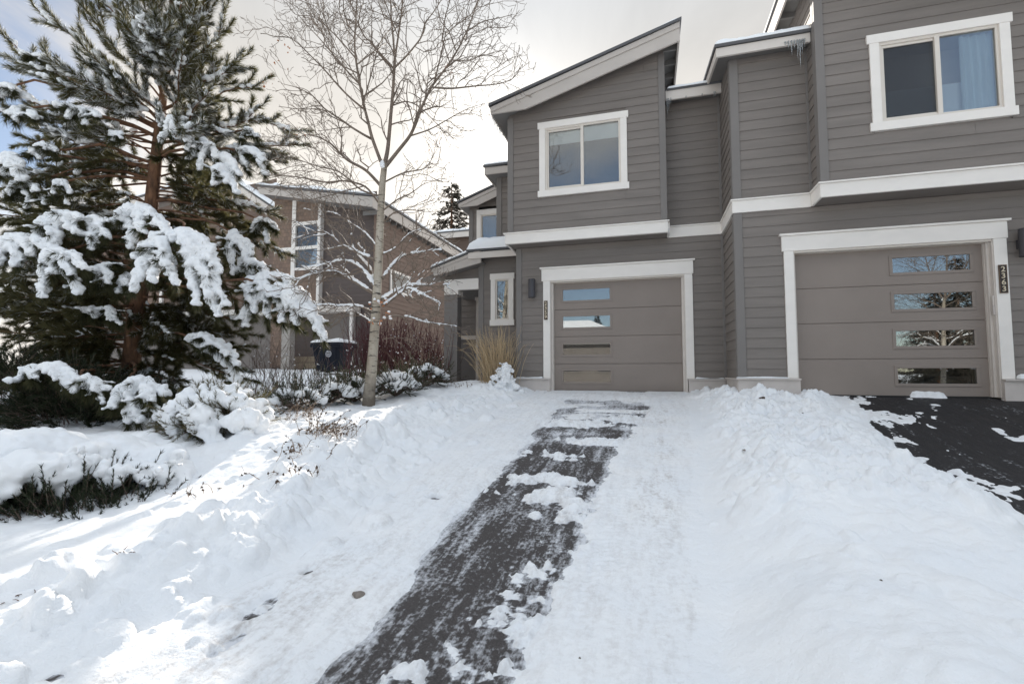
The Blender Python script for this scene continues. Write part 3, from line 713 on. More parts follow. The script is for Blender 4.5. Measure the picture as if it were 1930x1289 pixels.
core.prism([(-2.0, W1win[3]-.04), (.0, W1win[3]-.04), (.0, 5.5), (-2.0, 4.95)], 'y', BAY1+.013, BAY1+.5)
core.box(.3, XI, W1+.013, W1+.75, BB+.1, 5.1)
core.build('wall', M_SIDE, h1)
cb = MB()                                   # corner boards
def corner(m, x0, x1, y, z0, z1): m.box(x0, x1, y-.024, y+.03, z0, z1)
corner(cb, -2.552, -2.44, BAY1, BT+.002, 4.93); corner(cb, .275, .386, BAY1, BT+.002, 5.72)
cb.box(.376, .389, BAY1+.03, BAY1+.12, BT+.002, 5.7)
corner(cb, XL-.012, XL+.10, W1, P1+.014, BB-.002); cb.box(XI-.045, XI-.002, W1-.02, W1+.03, P1+.014, BB-.002); cb.box(XI-.045, XI-.002, W1-.02, W1+.03, BT+.002, 5.02)
cb.box(-2.556, -2.543, BAY1+.03, BAY1+.12, BT+.002, 4.9)
cb.build('corner_board', M_CORN, h1, bevel=.003)
bd = MB()
yb = BAY1-.036
bd.box(-2.60, .392, yb, BAY1+.03, BB, BT-.022); bd.box(-2.63, .418, yb-.026, BAY1+.03, BT-.021, BT+.0)
bd.box(-2.60, -2.56, BAY1+.03, 12, BB, BT-.02); bd.box(.386, .425, BAY1+.03, W1-.036, BB+.002, BT-.022)
bd.box(.40, XI-.0, W1-.034, W1+.02, BB+.001, BT-.022); bd.box(.42, XI-.0, W1-.058, W1+.02, BT-.021, BT-.001)
bd.build('band_board', M_TRIM, h1, bevel=.003)
so = MB(); so.box(-2.56, .386, BAY1+.03, W1+.01, BB+.012, BB+.03)
so.build('bay_soffit', M_SOFF, h1)
roof_shed(h1, -2.81, .64, 5.05, 6.05, 8.40, 16.0)
# low link roof between the bay and the right house
lk = MB(); lk.prism([(8.80, 5.075), (13, 5.9), (13, 5.95), (8.78, 5.10)], 'x', .43, XI-.005); lk.build('link_roof', M_ROOF, h1)
lf = MB(); lf.box(.40, XI-.006, 8.82, 8.86, 4.91, 5.085); lf.build('link_fascia', M_FASW, h1, bevel=.003)
ls = MB(); ls.hexa([(.40, 8.86, 4.93), (XI-.006, 8.86, 4.93), (XI-.006, W1, 4.99), (.40, W1, 4.99)], [(.40, 8.86, 4.95), (XI-.006, 8.86, 4.95), (XI-.006, W1, 5.01), (.40, W1, 5.01)]); ls.build('link_soffit', M_SOFF, h1)
pl = MB()
pl.box(XL-.03, D1[0]-.002, W1-.075, W1+.01, -.62, P1-.014); pl.box(XL-.05, D1[0]+.0, W1-.105, W1+.01, P1-.013, P1+.010)
pl.box(D1[1]+.03, XI-.03, W1-.075, W1+.01, -.62, P1-.014); pl.box(D1[1]+.025, XI-.03, W1-.105, W1+.01, P1-.013, P1+.010)
pl.build('foundation', M_PLIN, h1, bevel=.004)
garage(h1, -1.765, .640, -.375, 1.735, W1, (-1.935, -1.80, .675, .808), (-1.965, .825, 1.765, 2.03), P1, (-1.60, -.64))
window(h1, *W1win[:2], *W1win[2:], None, BAY1, kind='blind')

# ---- left townhouse: entry porch and set back upper storeys
Y0 = 10.0
def X0(px, py, Y=Y0): return float(PY(px, py, Y)[0])
def Z0(px, py, Y=Y0): return float(PY(px, py, Y)[2])
ent = MB()
xc0, xc1 = X0(903, 600), XL+.02
wx0, wx1, wz0, wz1 = X0(924, 565), X0(970, 565), Z0(940, 614), Z0(940, 516)
ztl = Z0(930, 476)
siding(ent, (xc0, Y0), (1, 0), xc1-xc0, -.20, ztl+.1, [(wx0+.05-xc0, 9, wz0+.05, wz1-.05)])
siding(ent, (xc0, 11.6), (0, -1), 1.6, -.20, ztl)
xp0, xp1 = X0(838, 600), X0(863, 600)
siding(ent, (-5.08, 11.6), (1, 0), xc0+5.08, -.30, ztl)                          # back wall of the porch
siding(ent, (xp0-.6, Y0+.06), (1, 0), xc0-xp0+.6, Z0(880, 527)+.0, ztl+.5, top=lambda s: Z0(818, 520, 9.7)+.02+(s)*.38)
# second storey, set back
YA, YB = 11.0, 12.6
xa0 = X0(937, 380, YA); za1 = Z0(945, 335, YA)
siding(ent, (xa0, YA), (1, 0), -2.5-xa0, Z0(940, 470, YA), za1+.12)
siding(ent, (xa0, 16), (0, -1), 16-YA, Z0(940, 470, YA), za1+.12)
xb0 = X0(885, 420, YB)
bz = lambda s: Z0(868, 396, YB)+(s)*((Z0(936, 362, YB)-Z0(868, 396, YB))/(X0(936, 362, YB)-X0(868, 396, YB)))
vwx0, vwx1, vwz0, vwz1 = X0(899, 420, YB), X0(950, 420, YB), Z0(920, 470, YB), Z0(920, 395, YB)
siding(ent, (xb0, YB), (1, 0), -2.5-xb0, .8, 6.2, [(vwx0+.05-xb0, vwx1-.05-xb0, vwz0+.05, vwz1-.05)], top=lambda s: bz(s+xb0-X0(868, 396, YB))-.0)
siding(ent, (xb0, 18), (0, -1), 18-YB, .8, Z0(885, 395, YB))
ent.build('entry_siding', M_SIDE, h1)
ec = MB()
ec.box(xc0+.012, xc1, Y0+.5, 11.6, -.3, ztl+.2); ec.box(wx1-.1, xc1, Y0+.013, Y0+.5, -.3, ztl); ec.box(xc0+.013, wx0+.04, Y0+.013, Y0+.5, -.3, ztl); ec.box(wx0+.04, wx1, Y0+.013, Y0+.5, wz1-.04, ztl); ec.box(wx0+.04, wx1, Y0+.013, Y0+.5, -.3, wz0+.04)
ec.box(-5.08, xc0, 11.613, 11.9, -.5, ztl+.3); ec.box(xa0+.013, -2.5, YA+.013, 16, Z0(940, 475, YA), za1+.1)
ec.box(xb0+.013, -2.5, YB+.55, 18, .8, Z0(885, 398, YB)); ec.prism([(xb0+.013, 2.0), (-2.5, 2.0), (-2.5, bz(-2.5-X0(868, 396, YB))-.03), (xb0+.013, bz(xb0-X0(868, 396, YB))-.03)], 'y', YB+.55, 18)
ec.build('entry_wall', M_SIDE, h1)
ecb = MB()
corner(ecb, xc0-.012, xc0+.11, Y0, -.2, ztl); corner(ecb, xa0-.012, xa0+.12, YA, Z0(940, 462, YA), za1+.05); corner(ecb, xb0-.012, xb0+.11, YB, .9, Z0(885, 396, YB)-.02)
ecb.build('entry_corner_board', M_CORN, h1, bevel=.003)
window(h1, wx0, wx1, wz0, wz1, None, Y0, frames=1, hd=.13, sd=.105, sill=.13, ear=.02, kind='none')
window(h1, vwx0, vwx1, vwz0, vwz1, None, YB, frames=1, hd=.15, sd=.13, sill=.14, ear=.0, kind='none')
# porch post, beam, door frame
po = MB(); po.box(xp0, xp1, Y0-.03, Y0+.22, -.26, Z0(850, 549)); po.build('porch_post', M_CORN, h1, bevel=.006)
pb = MB(); pb.box(X0(839, 540), xc0-.0, Y0-.06, Y0+.05, Z0(870, 547), Z0(870, 527)); pb.box(X0(839, 555), xp1+.02, Y0-.055, Y0+.26, Z0(850, 556), Z0(850, 547)); pb.build('porch_beam', M_TRIM, h1, bevel=.004)
ps = MB(); ps.box(xp0-.1, xc0, Y0+.05, 11.6, Z0(870, 545), Z0(870, 545)+.02); ps.build('porch_ceiling', M_SOFF, h1)
ed = MB(); YE = 11.2
ed.box(X0(897, 600, YE), X0(907, 600, YE), YE, YE+.1, -.2, Z0(902, 566, YE)); ed.box(X0(895, 600, YE), X0(912, 600, YE), YE-.01, YE+.1, Z0(902, 566, YE), Z0(902, 566, YE)+.12)
ed.build('entry_door_frame', M_FASW, h1, bevel=.004)
es = MB(); es.box(X0(864, 620, 11.5), X0(898, 620, 11.5), 11.52, 11.57, -.2, Z0(880, 640, 11.5)); es.build('porch_screen', M_CORN, h1)
er = MB(); er.box(X0(864, 620, 11.5), X0(898, 620, 11.5), 11.48, 11.58, Z0(880, 640, 11.5), Z0(880, 640, 11.5)+.10); er.build('porch_rail', M_FASW, h1)
st = MB(); st.box(X0(822, 700), X0(912, 700), 9.55, 11.6, -.75, -.27); st.build('porch_step', M_PLIN, h1, bevel=.01)
# roofs of the entry: lean-to with level eave, porch shed sloping left
YF = 9.62
er1 = MB(); a = PY(882, 482, YF); b = PY(965, 474, YF)
er1.box(a[0], XL-.02, YF, YF+.04, Z0(925, 485, YF), Z0(925, 473, YF)); er1.build('lean_to_fascia', M_FASW, h1, bevel=.003)
zt = Z0(925, 472, YF)
er2 = MB(); er2.prism([(YF-.03, zt), (YA, zt+.45), (YA, zt+.5), (YF-.05, zt+.035)], 'x', a[0]-.03, XL-.01); er2.build('lean_to_roof', M_ROOF, h1)
er3 = MB(); er3.hexa([(a[0], YF+.04, zt-.10), (XL, YF+.04, zt-.10), (XL, Y0+.02, zt-.02), (a[0], Y0+.02, zt-.02)], [(a[0], YF+.04, zt-.08), (XL, YF+.04, zt-.08), (XL, Y0+.02, zt), (a[0], Y0+.02, zt)]); er3.build('lean_to_soffit', M_SOFF, h1)
YP = 9.66
pA, pB = PY(814, 508, YP), PY(906, 468, YP); qA, qB = PY(818, 520, YP), PY(906, 495, YP)
pf = MB(); pf.prism([(pA[0], pA[2]), (qA[0], qA[2]), (qB[0], qB[2]), (pB[0], pB[2]-.02)], 'y', YP, YP+.05)
pf.prism([(pA[0]-.01, pA[2]), (pA[0]-.005, pA[2]-.06), (pB[0], pB[2]-.09), (pB[0], pB[2]-.02)], 'y', YP-.02, YP-.001); pf.build('porch_fascia', M_FASC, h1, bevel=.003)
pr = MB(); pr.prism([(pA[0]-.03, pA[2]+.004), (pB[0], pB[2]-.016), (pB[0], pB[2]+.02), (pA[0]-.03, pA[2]+.04)], 'y', YP-.04, YB); pr.build('porch_roof', M_ROOF, h1)
psf = MB(); psf.prism([(qA[0], qA[2]+.03), (qB[0], qB[2]+.03), (qB[0], qB[2]+.05), (qA[0], qA[2]+.05)], 'y', YP+.05, YB); psf.build('porch_soffit', M_SOFF, h1)
# set-back eaves
YAF = YA-.30
va = MB(); x_a = X0(913, 320, YAF); va.box(x_a, -2.5, YAF, YAF+.04, Z0(935, 327, YAF), Z0(935, 314, YAF)); va.box(x_a, x_a+.04, YAF+.04, 16, Z0(935, 327, YAF), Z0(935, 314, YAF)); va.build('upper_fascia', M_FASC, h1, bevel=.003)
vr = MB(); zr = Z0(935, 313, YAF); vr.prism([(YAF-.03, zr), (16, zr+1.2), (16, zr+1.24), (YAF-.03, zr+.04)], 'x', x_a-.03, -2.45); vr.build('upper_roof', M_ROOF, h1)
vs = MB(); vs.box(x_a+.04, -2.5, YAF+.04, 16, Z0(935, 327, YAF)+.01, Z0(935, 327, YAF)+.03); vs.build('upper_soffit', M_SOFF, h1)
YBF = YB-.3
p1, p2 = PY(864, 384, YBF), PY(945, 345, YBF); s1 = (p2[2]-p1[2])/(p2[0]-p1[0])
roof_shed(h1, p1[0], -2.3, p1[2], p1[2]+s1*(-2.3-p1[0]), YBF, 18, fd=.30, cut=.10, name='rear_roof')
dsp = MB(); x_d = X0(953, 400, BAY1+.25)
dsp.tube([(-2.60, BAY1+.35, Z0(953, 347, 9)), (-2.60, BAY1+.35, BT+.15)], .028, 8); dsp.box(-2.64, -2.56, BAY1+.30, BAY1+.40, BT+.03, BT+.25); dsp.build('downspout', M_TRIM, h1)

# ---- right townhouse
h2 = empty('townhouse', (3.3, 7.95, -.37), 'grey townhouse with the garage numbered 2363 below a wide upper window', 'house')
sd = MB(); D2 = (2.13, 4.545)
B2X = 2.42
siding(sd, (XI, W2), (1, 0), 9-XI, P2, BB, [(D2[0]-XI-.01, D2[1]-XI+.01, -1, 1.80)])
siding(sd, (XI, W2), (1, 0), B2X-XI+.02, BT, 5.03)
siding(sd, (XI, W1), (0, -1), W1-W2, P2, BB); siding(sd, (XI, 14), (0, -1), 14-W2, BT, 5.03)
W2win = (3.030, 4.668, 3.31, 4.69)
siding(sd, (B2X, BAY2), (1, 0), 9-B2X, BT, 5.80, [(W2win[0]+.05-B2X, W2win[1]-.05-B2X, W2win[2]+.05, W2win[3]-.05)])
siding(sd, (B2X, 14), (0, -1), 14-BAY2, BT, 6.0)
sd.build('siding', M_SIDE, h2)
core = MB()
core.box(XI+.015, D2[0]-.03, W2+.013, W2+.2, -.5, BB+.1); core.box(D2[1]+.03, 9, W2+.013, W2+.2, -.5, BB+.1); core.box(D2[0]-.03, D2[1]+.03, W2+.013, W2+.2, 1.82, BB+.1)
core.box(XI+.015, 9, W2+.8, 18, -.5, 5.0); core.box(XI+.015, XI+.3, W2+.2, W2+.8, -.5, 5.0); core.box(XI+.3, 9, W2+.2, W2+.8, 2.0, BB+.1); core.box(XI+.015, B2X, W2+.013, W2+.8, BB+.1, 5.0)
core.box(B2X+.015, 9, BAY2+.5, 17, BB+.01, 5.75); core.box(B2X+.015, W2win[0]+.04, BAY2+.013, BAY2+.5, BB+.01, 5.75); core.box(W2win[1]-.04, 9, BAY2+.013, BAY2+.5, BB+.01, 5.75)
core.box(W2win[0]+.04, W2win[1]-.04, BAY2+.013, BAY2+.5, BB+.01, W2win[2]+.04); core.box(W2win[0]+.04, W2win[1]-.04, BAY2+.013, BAY2+.5, W2win[3]-.04, 5.75)
core.build('wall', M_SIDE, h2)
cb = MB()
corner(cb, XI-.022, XI+.10, W2, P2+.014, BB-.002); corner(cb, XI-.022, XI+.10, W2, BT+.002, 5.02); cb.box(XI-.025, XI-.012, W2+.03, W2+.11, BT+.002, 5.02); cb.box(XI-.025, XI-.012, W2+.03, W2+.11, P2+.014, BB)
corner(cb, B2X-.022, B2X+.09, BAY2, BT+.002, 5.75); cb.box(B2X-.025, B2X-.012, BAY2+.03, BAY2+.11, BT+.002, 5.75); cb.box(B2X-.04, B2X-.002, W2-.02, W2+.03, BT+.002, 5.02)
cb.build('corner_board', M_CORN, h2, bevel=.003)
bd = MB()
bd.box(XI-.036, XI-.001, W2+.0, W1-.035, BB+.001, BT-.022); bd.box(XI-.06, XI-.001, W2+.0, W1-.06, BT-.021, BT)
bd.box(XI-.036, B2X-.034, W2-.036, W2-.001, BB, BT-.022); bd.box(XI-.06, B2X-.03, W2-.06, W2-.001, BT-.021, BT)
bd.box(B2X-.034, B2X-.001, BAY2, W2-.037, BB, BT-.022); bd.box(B2X-.058, B2X-.001, BAY2, W2-.061, BT-.021, BT+.001)
bd.box(B2X-.034, 9, BAY2-.036, BAY2-.001, BB, BT-.022); bd.box(B2X-.058, 9, BAY2-.062, BAY2-.001, BT-.021, BT+.002)
bd.build('band_board', M_TRIM, h2, bevel=.003)
so = MB(); so.box(B2X, 9, BAY2, W2-.001, BB+.012, BB+.03); so.build('bay_soffit', M_SOFF, h2)
# low roof over the recess, rising to the back
YW = 7.68
rf = MB(); rf.prism([(YW-.03, 4.985), (14, 4.985+.22*6.3), (14, 5.03+.22*6.3), (YW-.05, 5.02)], 'x', 1.085, B2X-.005); rf.build('low_roof', M_ROOF, h2)
ff = MB(); ff.box(1.105, B2X-.026, YW, YW+.04, 4.845, 4.985); ff.prism([(YW+.04, 4.845), (14, 4.845+.22*6.3), (14, 4.985+.22*6.3), (YW+.04, 4.985)], 'x', 1.105, 1.14); ff.build('low_fascia', M_FASW, h2, bevel=.003)
fs = MB(); fs.hexa([(1.14, YW+.04, 4.87), (B2X-.026, YW+.04, 4.87), (B2X-.026, 14, 4.87+1.38), (1.14, 14, 4.87+1.38)], [(1.14, YW+.04, 4.885), (B2X-.026, YW+.04, 4.885), (B2X-.026, 14, 4.885+1.38), (1.14, 14, 4.885+1.38)])
fs.build('low_soffit', M_SOFF, h2)
roof_shed(h2, 2.15, 9.2, 6.04, 4.3, 7.23, 15, name='bay_roof')
pl = MB()
pl.box(XI-.03, D2[0]+.02, W2-.075, W1-.1, -.70, P2-.014); pl.box(XI-.055, D2[0]+.025, W2-.105, W1-.1, P2-.013, P2+.010)
pl.box(D2[1]+.0, 9, W2-.075, W2+.01, -.70, P2-.014); pl.box(D2[1]-.002, 9, W2-.105, W2+.01, P2-.013, P2+.010)
pl.build('foundation', M_PLIN, h2, bevel=.004)
garage(h2, 2.155, 4.515, -.345, 1.775, W2, (2.0, 2.13, 4.545, 4.69), (1.975, 4.705, 1.80, 2.06), P2, (3.41, 4.385))
window(h2, *W2win[:2], *W2win[2:], None, BAY2, kind='curtain')

# ---- fittings on the houses
def wall_lamp(x0, x1, z0, z1, y, label):
    t = empty('wall_lamp', ((x0+x1)/2, y, z0), label, 'lamp', 'cylinder wall lamps by the garages')
    c = (x0+x1)/2; r = (x1-x0)/2
    MB().tube([(c, y-r-.03, z0), (c, y-r-.03, z1)], r, 28).build('lamp_body', M_LAMP, t, bevel=.004)
    MB().box(c-.05, c+.05, y-.045, y, (z0+z1)/2-.06, (z0+z1)/2+.06).build('wall_bracket', M_LAMP, t, bevel=.004)
    MB().tube([(c, y-r-.03, z1+.0005), (c, y-r-.03, z1+.012)], r*.92, 28).build('lamp_cap', M_LAMP, t)
    return t
wall_lamp(-2.215, -2.075, 1.44, 1.79, W1-.012, 'dark cylinder wall lamp left of the 2359 plaque')
wl = PY(1921, 437, 7.83); wall_lamp(float(wl[0]), float(wl[0])+.14, float(wl[2])-.33, float(wl[2])+.03, W2-.012, 'dark wall lamp right of the garage door numbered 2363')
def plaque(txt, x0, x1, z0, z1, y, label):
    t = empty('house_number_plaque', ((x0+x1)/2, y, z0), label, 'sign', 'vertical house number plaques')
    m = MB(); m.box(x0, x1, y-.012, y, z0, z1); m.build('plate', M_PLATE, t, bevel=.003)
    f = MB(); w = .005
    f.box(x0, x1, y-.0145, y-.0125, z1-w, z1); f.box(x0, x1, y-.0145, y-.0125, z0, z0+w); f.box(x0, x0+w, y-.0145, y-.0125, z0+w, z1-w); f.box(x1-w, x1, y-.0145, y-.0125, z0+w, z1-w)
    f.build('plate_rim', simple('worn bronze rim', (.22, .14, .08), .5, .2, metal=.4), t)
    H = (z1-z0)*.92/len(txt)
    for k, ch in enumerate(txt):
        cu = bpy.data.curves.new('digit', 'FONT'); cu.body = ch; cu.size = H*1.12; cu.extrude = .003; cu.align_x = 'CENTER'; cu.offset = .0012
        to = bpy.data.objects.new('t', cu); COL.objects.link(to); dg = bpy.context.evaluated_depsgraph_get(); dg.update()
        me = bpy.data.meshes.new_from_object(to.evaluated_get(dg)); bpy.data.objects.remove(to)
        me.transform(Matrix.Translation((0, -.016, (z1-z0)*.96-H*(k+1)+H*.12)) @ Matrix.Rotation(math.pi/2, 4, 'X'))
        me.materials.clear(); me.materials.append(M_BRASS)
        o = bpy.data.objects.new('digit', me); COL.objects.link(o); o.parent = t; ORG[o.name] = ORG[t.name]
    return t
plaque('2359', -1.915, -1.845, 1.005, 1.375, W1-.036, 'dark plaque with the number 2359 on the white trim')
plaque('2363', 4.575, 4.665, 1.05, 1.435, W2-.036, 'dark plaque with the number 2363 on the white trim')
kp = empty('keypad', (4.53, 7.93, .75), 'small grey keypad on the jamb of the right garage door', 'keypad')
q = PY(1868, 570, 7.93)
MB().box(4.545-.032, 4.545-.013, W2-.008, W2+.03, .78, 1.03).build('keypad_cover', M_FASW, kp, bevel=.006)
MB().box(4.545-.036, 4.545-.013, W2-.012, W2+.012, .76, .90).build('keypad_flap', M_PLIN, kp, bevel=.005)

# ------------------------------------------------------------------ snow on roofs and ledges, icicles
snow_slab([(-2.82, 8.40, 5.11), (.62, 8.40, 6.11), (.62, 15, 6.11), (-2.82, 15, 5.11)], .05, 'roof_snow', 'thin snow on the sloping gable roof of the left townhouse', 40, 30, seed=2)
snow_slab([(.43, 8.79, 5.108), (XI-.01, 8.79, 5.108), (XI-.01, 12.5, 5.855), (.43, 12.5, 5.855)], .075, 'roof_snow', 'thin snow on the low link roof between the two houses', 30, 30, seed=3)
snow_slab([(1.08, 7.645, 5.026), (B2X-.01, 7.645, 5.026), (B2X-.01, 12.5, 6.09), (1.08, 12.5, 6.09)], .10, 'roof_snow', 'snow on the low roof left of the wide upper window', 30, 30, seed=4)
snow_slab([(a[0]-.02, YF-.045, zt+.04), (XL-.02, YF-.045, zt+.04), (XL-.02, YA, zt+.49), (a[0]-.02, YA, zt+.49)], .21, 'roof_snow', 'thick snow on the lean-to roof beside the entry', 30, 24, edge=.28, seed=5, lump=.12)
snow_slab([(pA[0]-.02, YP-.03, pA[2]+.045), (pB[0]-.05, YP-.03, pB[2]+.018), (pB[0]-.05, 11.5, pB[2]+.018), (pA[0]-.02, 11.5, pA[2]+.045)], .07, 'roof_snow', 'snow on the sloping porch roof at the entry', 30, 24, seed=6)
snow_slab([(x_a-.02, YAF-.04, zr+.045), (-2.55, YAF-.04, zr+.045), (-2.55, 15, zr+1.19), (x_a-.02, 15, zr+1.19)], .06, 'roof_snow', 'thin snow on the small upper eave left of the gabled bay', 16, 20, seed=7)
snow_slab([(XL, W1-.10, P1+.012), (D1[0]-.14, W1-.10, P1+.012), (D1[0]-.14, W1-.012, P1+.012), (XL, W1-.012, P1+.012)], .02, 'ledge_snow', 'thin snow on the foundation ledge under the left wall lamp', 30, 6, edge=.04, seed=8, lump=.9)
snow_slab([(D1[1]+.14, W1-.10, P1+.012), (XI-.06, W1-.10, P1+.012), (XI-.06, W1-.012, P1+.012), (D1[1]+.14, W1-.012, P1+.012)], .035, 'ledge_snow', 'snow on the foundation ledge right of the left garage door', 30, 6, edge=.04, seed=9, lump=.9)
snow_slab([(XI-.05, W2-.10, P2+.012), (D2[0]-.13, W2-.10, P2+.012), (D2[0]-.13, W2-.012, P2+.012), (XI-.05, W2-.012, P2+.012)], .02, 'ledge_snow', 'thin snow on the foundation ledge left of the right garage door', 30, 6, edge=.04, seed=10, lump=.9)
snow_slab([(4.70, W2-.10, P2+.012), (6.2, W2-.10, P2+.012), (6.2, W2-.012, P2+.012), (4.70, W2-.012, P2+.012)], .05, 'ledge_snow', 'snow on the foundation ledge right of the right garage door', 30, 6, edge=.04, seed=12, lump=.6)
ice_n = 0
def icicle(p, L, r, label, group):
    n = 9; t = np.linspace(0, 1, n)
    rr = r*(1-t)**.8*(1+.18*np.sin(t*22+p[0]*30))+.0008
    pts = np.stack([p[0]+.003*np.sin(t*9+p[0]*50), np.full(n, p[1])+.003*np.cos(t*7), p[2]-t*L], 1)-np.asarray(p)
    o = MB().tube(pts, rr, 7).build('icicle', M_ICE, smooth=True); o.location = p; ORG[o.name] = np.asarray(p, dtype=float)
    return tag(o, label, 'icicle', group)
LA = 'thin clear icicle hanging from the left end of the gable eave'
for k in range(7): icicle((-2.80, 8.50+.11*k+.05*R.random(), 4.925), R.uniform(.10, .42), R.uniform(.007, .014), LA, 'icicles on the left gable eave')
LB = 'thin icicle hanging from the low link roof between the houses'
for x, L in [(.425, .36), (.455, .22), (.49, .10), (1.02, .07), (1.22, .13), (1.24, .07), (.75, .05)]: icicle((x, 8.815, 4.935), L, .010, LB, 'icicles on the link roof')
LC = 'icicle in the cluster at the right end of the low roof fascia'
for x, L in [(2.10, .10), (2.14, .22), (2.18, .13), (2.22, .30), (2.25, .44), (2.28, .24), (2.31, .12), (2.06, .06)]: icicle((x, 7.672, 4.90), L, .013, LC, 'icicles on the low roof')
icicle((.402, BAY1-.05, BB+.06), .2, .008, 'single icicle at the right end of the bay band board', 'icicle on the band')

# ------------------------------------------------------------------ brown house and others behind
YH = 17.0
bh = empty('brown_house', tuple(PY(600, 697, YH)), 'brown shingled two storey house with snowy roof behind the bare tree', 'house')
def HX(px, py, Y=YH): return float(PY(px, py, Y)[0])
def HZ(px, py, Y=YH): return float(PY(px, py, Y)[2])
xl, xr = HX(514, 500), HX(703, 500)
zroof = lambda x: HZ(487, 372)+(x-HX(487, 372))*((HZ(702, 392)-HZ(487, 372))/(HX(702, 392)-HX(487, 372)))
w = MB(); w.prism([(xl, -.4), (xr, -.4), (xr, zroof(xr)+.2), (xl, zroof(xl)+.2)], 'y', YH+.25, 27); w.build('wall', M_BRN2, bh)
z575 = HZ(600, 577)
pan = MB()
for (a0, a1, yt_, yb_) in ((514, 549, 360, 692), (556, 598, 362, 418), (556, 598, 506, 577)):
    pan.box(HX(a0, 480), HX(a1, 480), YH+.02, YH+.26, HZ(570, yb_), min(HZ(570, yt_), zroof(HX(a0, 480))+.1))
pan.build('shingle_panel', M_SHG, bh)
dk = MB(); siding(dk, (HX(601, 480), YH+.22), (1, 0), xr-HX(601, 480), z575, HZ(650, 372)+.2, exp=.18); dk.build('dark_siding', M_BRN2, bh)
rs = MB(); siding(rs, (xr, YH), (0, 1), 9.0, -.4, zroof(xr)+.1, exp=.20, lip=.02); rs.build('side_siding', M_BRN, bh)
tm = MB()
for (a0, a1, yt_, yb_) in ((549, 556, 360, 575), (598, 603, 362, 580)): tm.box(HX(a0, 480), HX(a1, 480), YH-.02, YH+.24, HZ(570, yb_), HZ(570, yt_))
for (yt_, yb_) in ((418, 424), (464, 470), (504, 509)): tm.box(HX(556, 480), HX(598, 480), YH-.01, YH+.24, HZ(575, yb_), HZ(575, yt_))
tm.box(HX(517, 480), HX(549, 480), YH-.015, YH+.1, HZ(530, 477), HZ(530, 468))
tm.build('trim', M_TRIM, bh)
for (yt_, yb_, nm) in ((424, 464, 'upper'), (470, 504, 'lower')):
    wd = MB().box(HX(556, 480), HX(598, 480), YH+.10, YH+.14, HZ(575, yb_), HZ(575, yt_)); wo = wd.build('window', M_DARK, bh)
    MB().box(HX(557, 480), HX(597, 480), YH+.06, YH+.07, HZ(575, yb_)+.02, HZ(575, yt_)-.02).build('window_pane', M_GGLASS, wo)
    if nm == 'upper': MB().box(HX(557, 480), HX(597, 480), YH+.08, YH+.09, HZ(575, yb_)+.02, HZ(575, yt_)-.02).build('blind', simple('teal blind', (.30, .48, .54), .7, .1), wo)
    else:
        bl = MB()
        for k in range(14):
            zz = HZ(575, yb_)+.05+k*.05
            if zz < HZ(575, yt_)-.05: bl.box(HX(557, 480), HX(597, 480), YH+.08, YH+.095, zz, zz+.035)
        bl.build('slatted_blind', simple('blue grey slats', (.10, .15, .19), .6, .1), wo)
# garage/carport band, recess, post, downspout
gb = MB(); gb.box(HX(545, 580, 16.6), HX(664, 580, 16.6), 16.6, YH+.2, HZ(610, 588, 16.6), HZ(610, 577, 16.6)); gb.build('porch_beam', M_FASW, bh, bevel=.01)
gr = MB(); gr.box(HX(586, 640), HX(664, 640), YH+.2, YH+.246, -.4, HZ(610, 590)); gr.build('recess_wall', M_GAR, bh)
pw = MB(); pw.box(HX(658, 640, 16.75), HX(663, 640, 16.75), 16.75, 16.83, -.1, HZ(660, 580, 16.75)); pw.build('downspout', M_TRIM, bh)
pp = MB(); pp.box(HX(529, 680, 16.2), HX(545, 680, 16.2), 16.2, 16.5, -.2, HZ(540, 588, 16.2)); pp.build('porch_post', M_POST, bh, bevel=.01)
tn = MB()
for k in range(3): tn.box(HX(546, 680, 16.9), HX(596, 680, 16.9), 16.9, 16.95, -.12+k*.26, .11+k*.26)
tn.build('low_board_wall', M_TAN, bh)
YHF = 16.35
fb = MB(); a1_, a2_ = PY(484, 352, YHF), PY(702, 371, YHF); b1_, b2_ = PY(489, 365, YHF), PY(702, 390, YHF)
fb.prism([(b1_[0], b1_[2]), (b2_[0], b2_[2]), (a2_[0], a2_[2]), (a1_[0], a1_[2])], 'y', YHF, YHF+.06)
fb.prism([(YHF+.06, b2_[2]), (26, b2_[2]), (26, a2_[2]), (YHF+.06, a2_[2])], 'x', a2_[0]-.06, a2_[0]); fb.build('fascia', M_FASC, bh)
rb = MB(); rb.prism([(a1_[0]-.05, a1_[2]+.01), (a2_[0]+.06, a2_[2]+.01), (a2_[0]+.06, a2_[2]+.09), (a1_[0]-.05, a1_[2]+.09)], 'y', YHF-.06, 26); rb.build('roof', M_ROOF, bh)
sb = MB(); sb.prism([(b1_[0], b1_[2]+.04), (b2_[0]-.06, b2_[2]+.04), (b2_[0]-.06, b2_[2]+.07), (b1_[0], b1_[2]+.07)], 'y', YHF+.06, 26)
for k in range(18): sb.box(a2_[0]-.75, a2_[0]-.07, YHF+.5+k*.5, YHF+.56+k*.5, b2_[2]-.12, b2_[2]+.05)
sb.build('soffit', M_SOFF, bh)
sw = MB(); ys_ = lambda px: 0
for (ya, yb2, za_, zb_) in ((18.3, 20.0, 3.6, 4.35),):
    sw.box(xr+.02, xr+.07, ya, yb2, za_-.1, zb_+.1)
so_ = sw.build('side_window', M_TRIM, bh)
MB().box(xr+.04, xr+.08, 18.4, 19.9, 3.6, 4.35).build('side_window_pane', M_GLASS, so_); MB().box(xr+.035, xr+.072, 18.4, 19.9, 3.6, 4.35).build('side_window_unlit', M_DARK, so_)  # near-black slab under the pane paints the room's shade
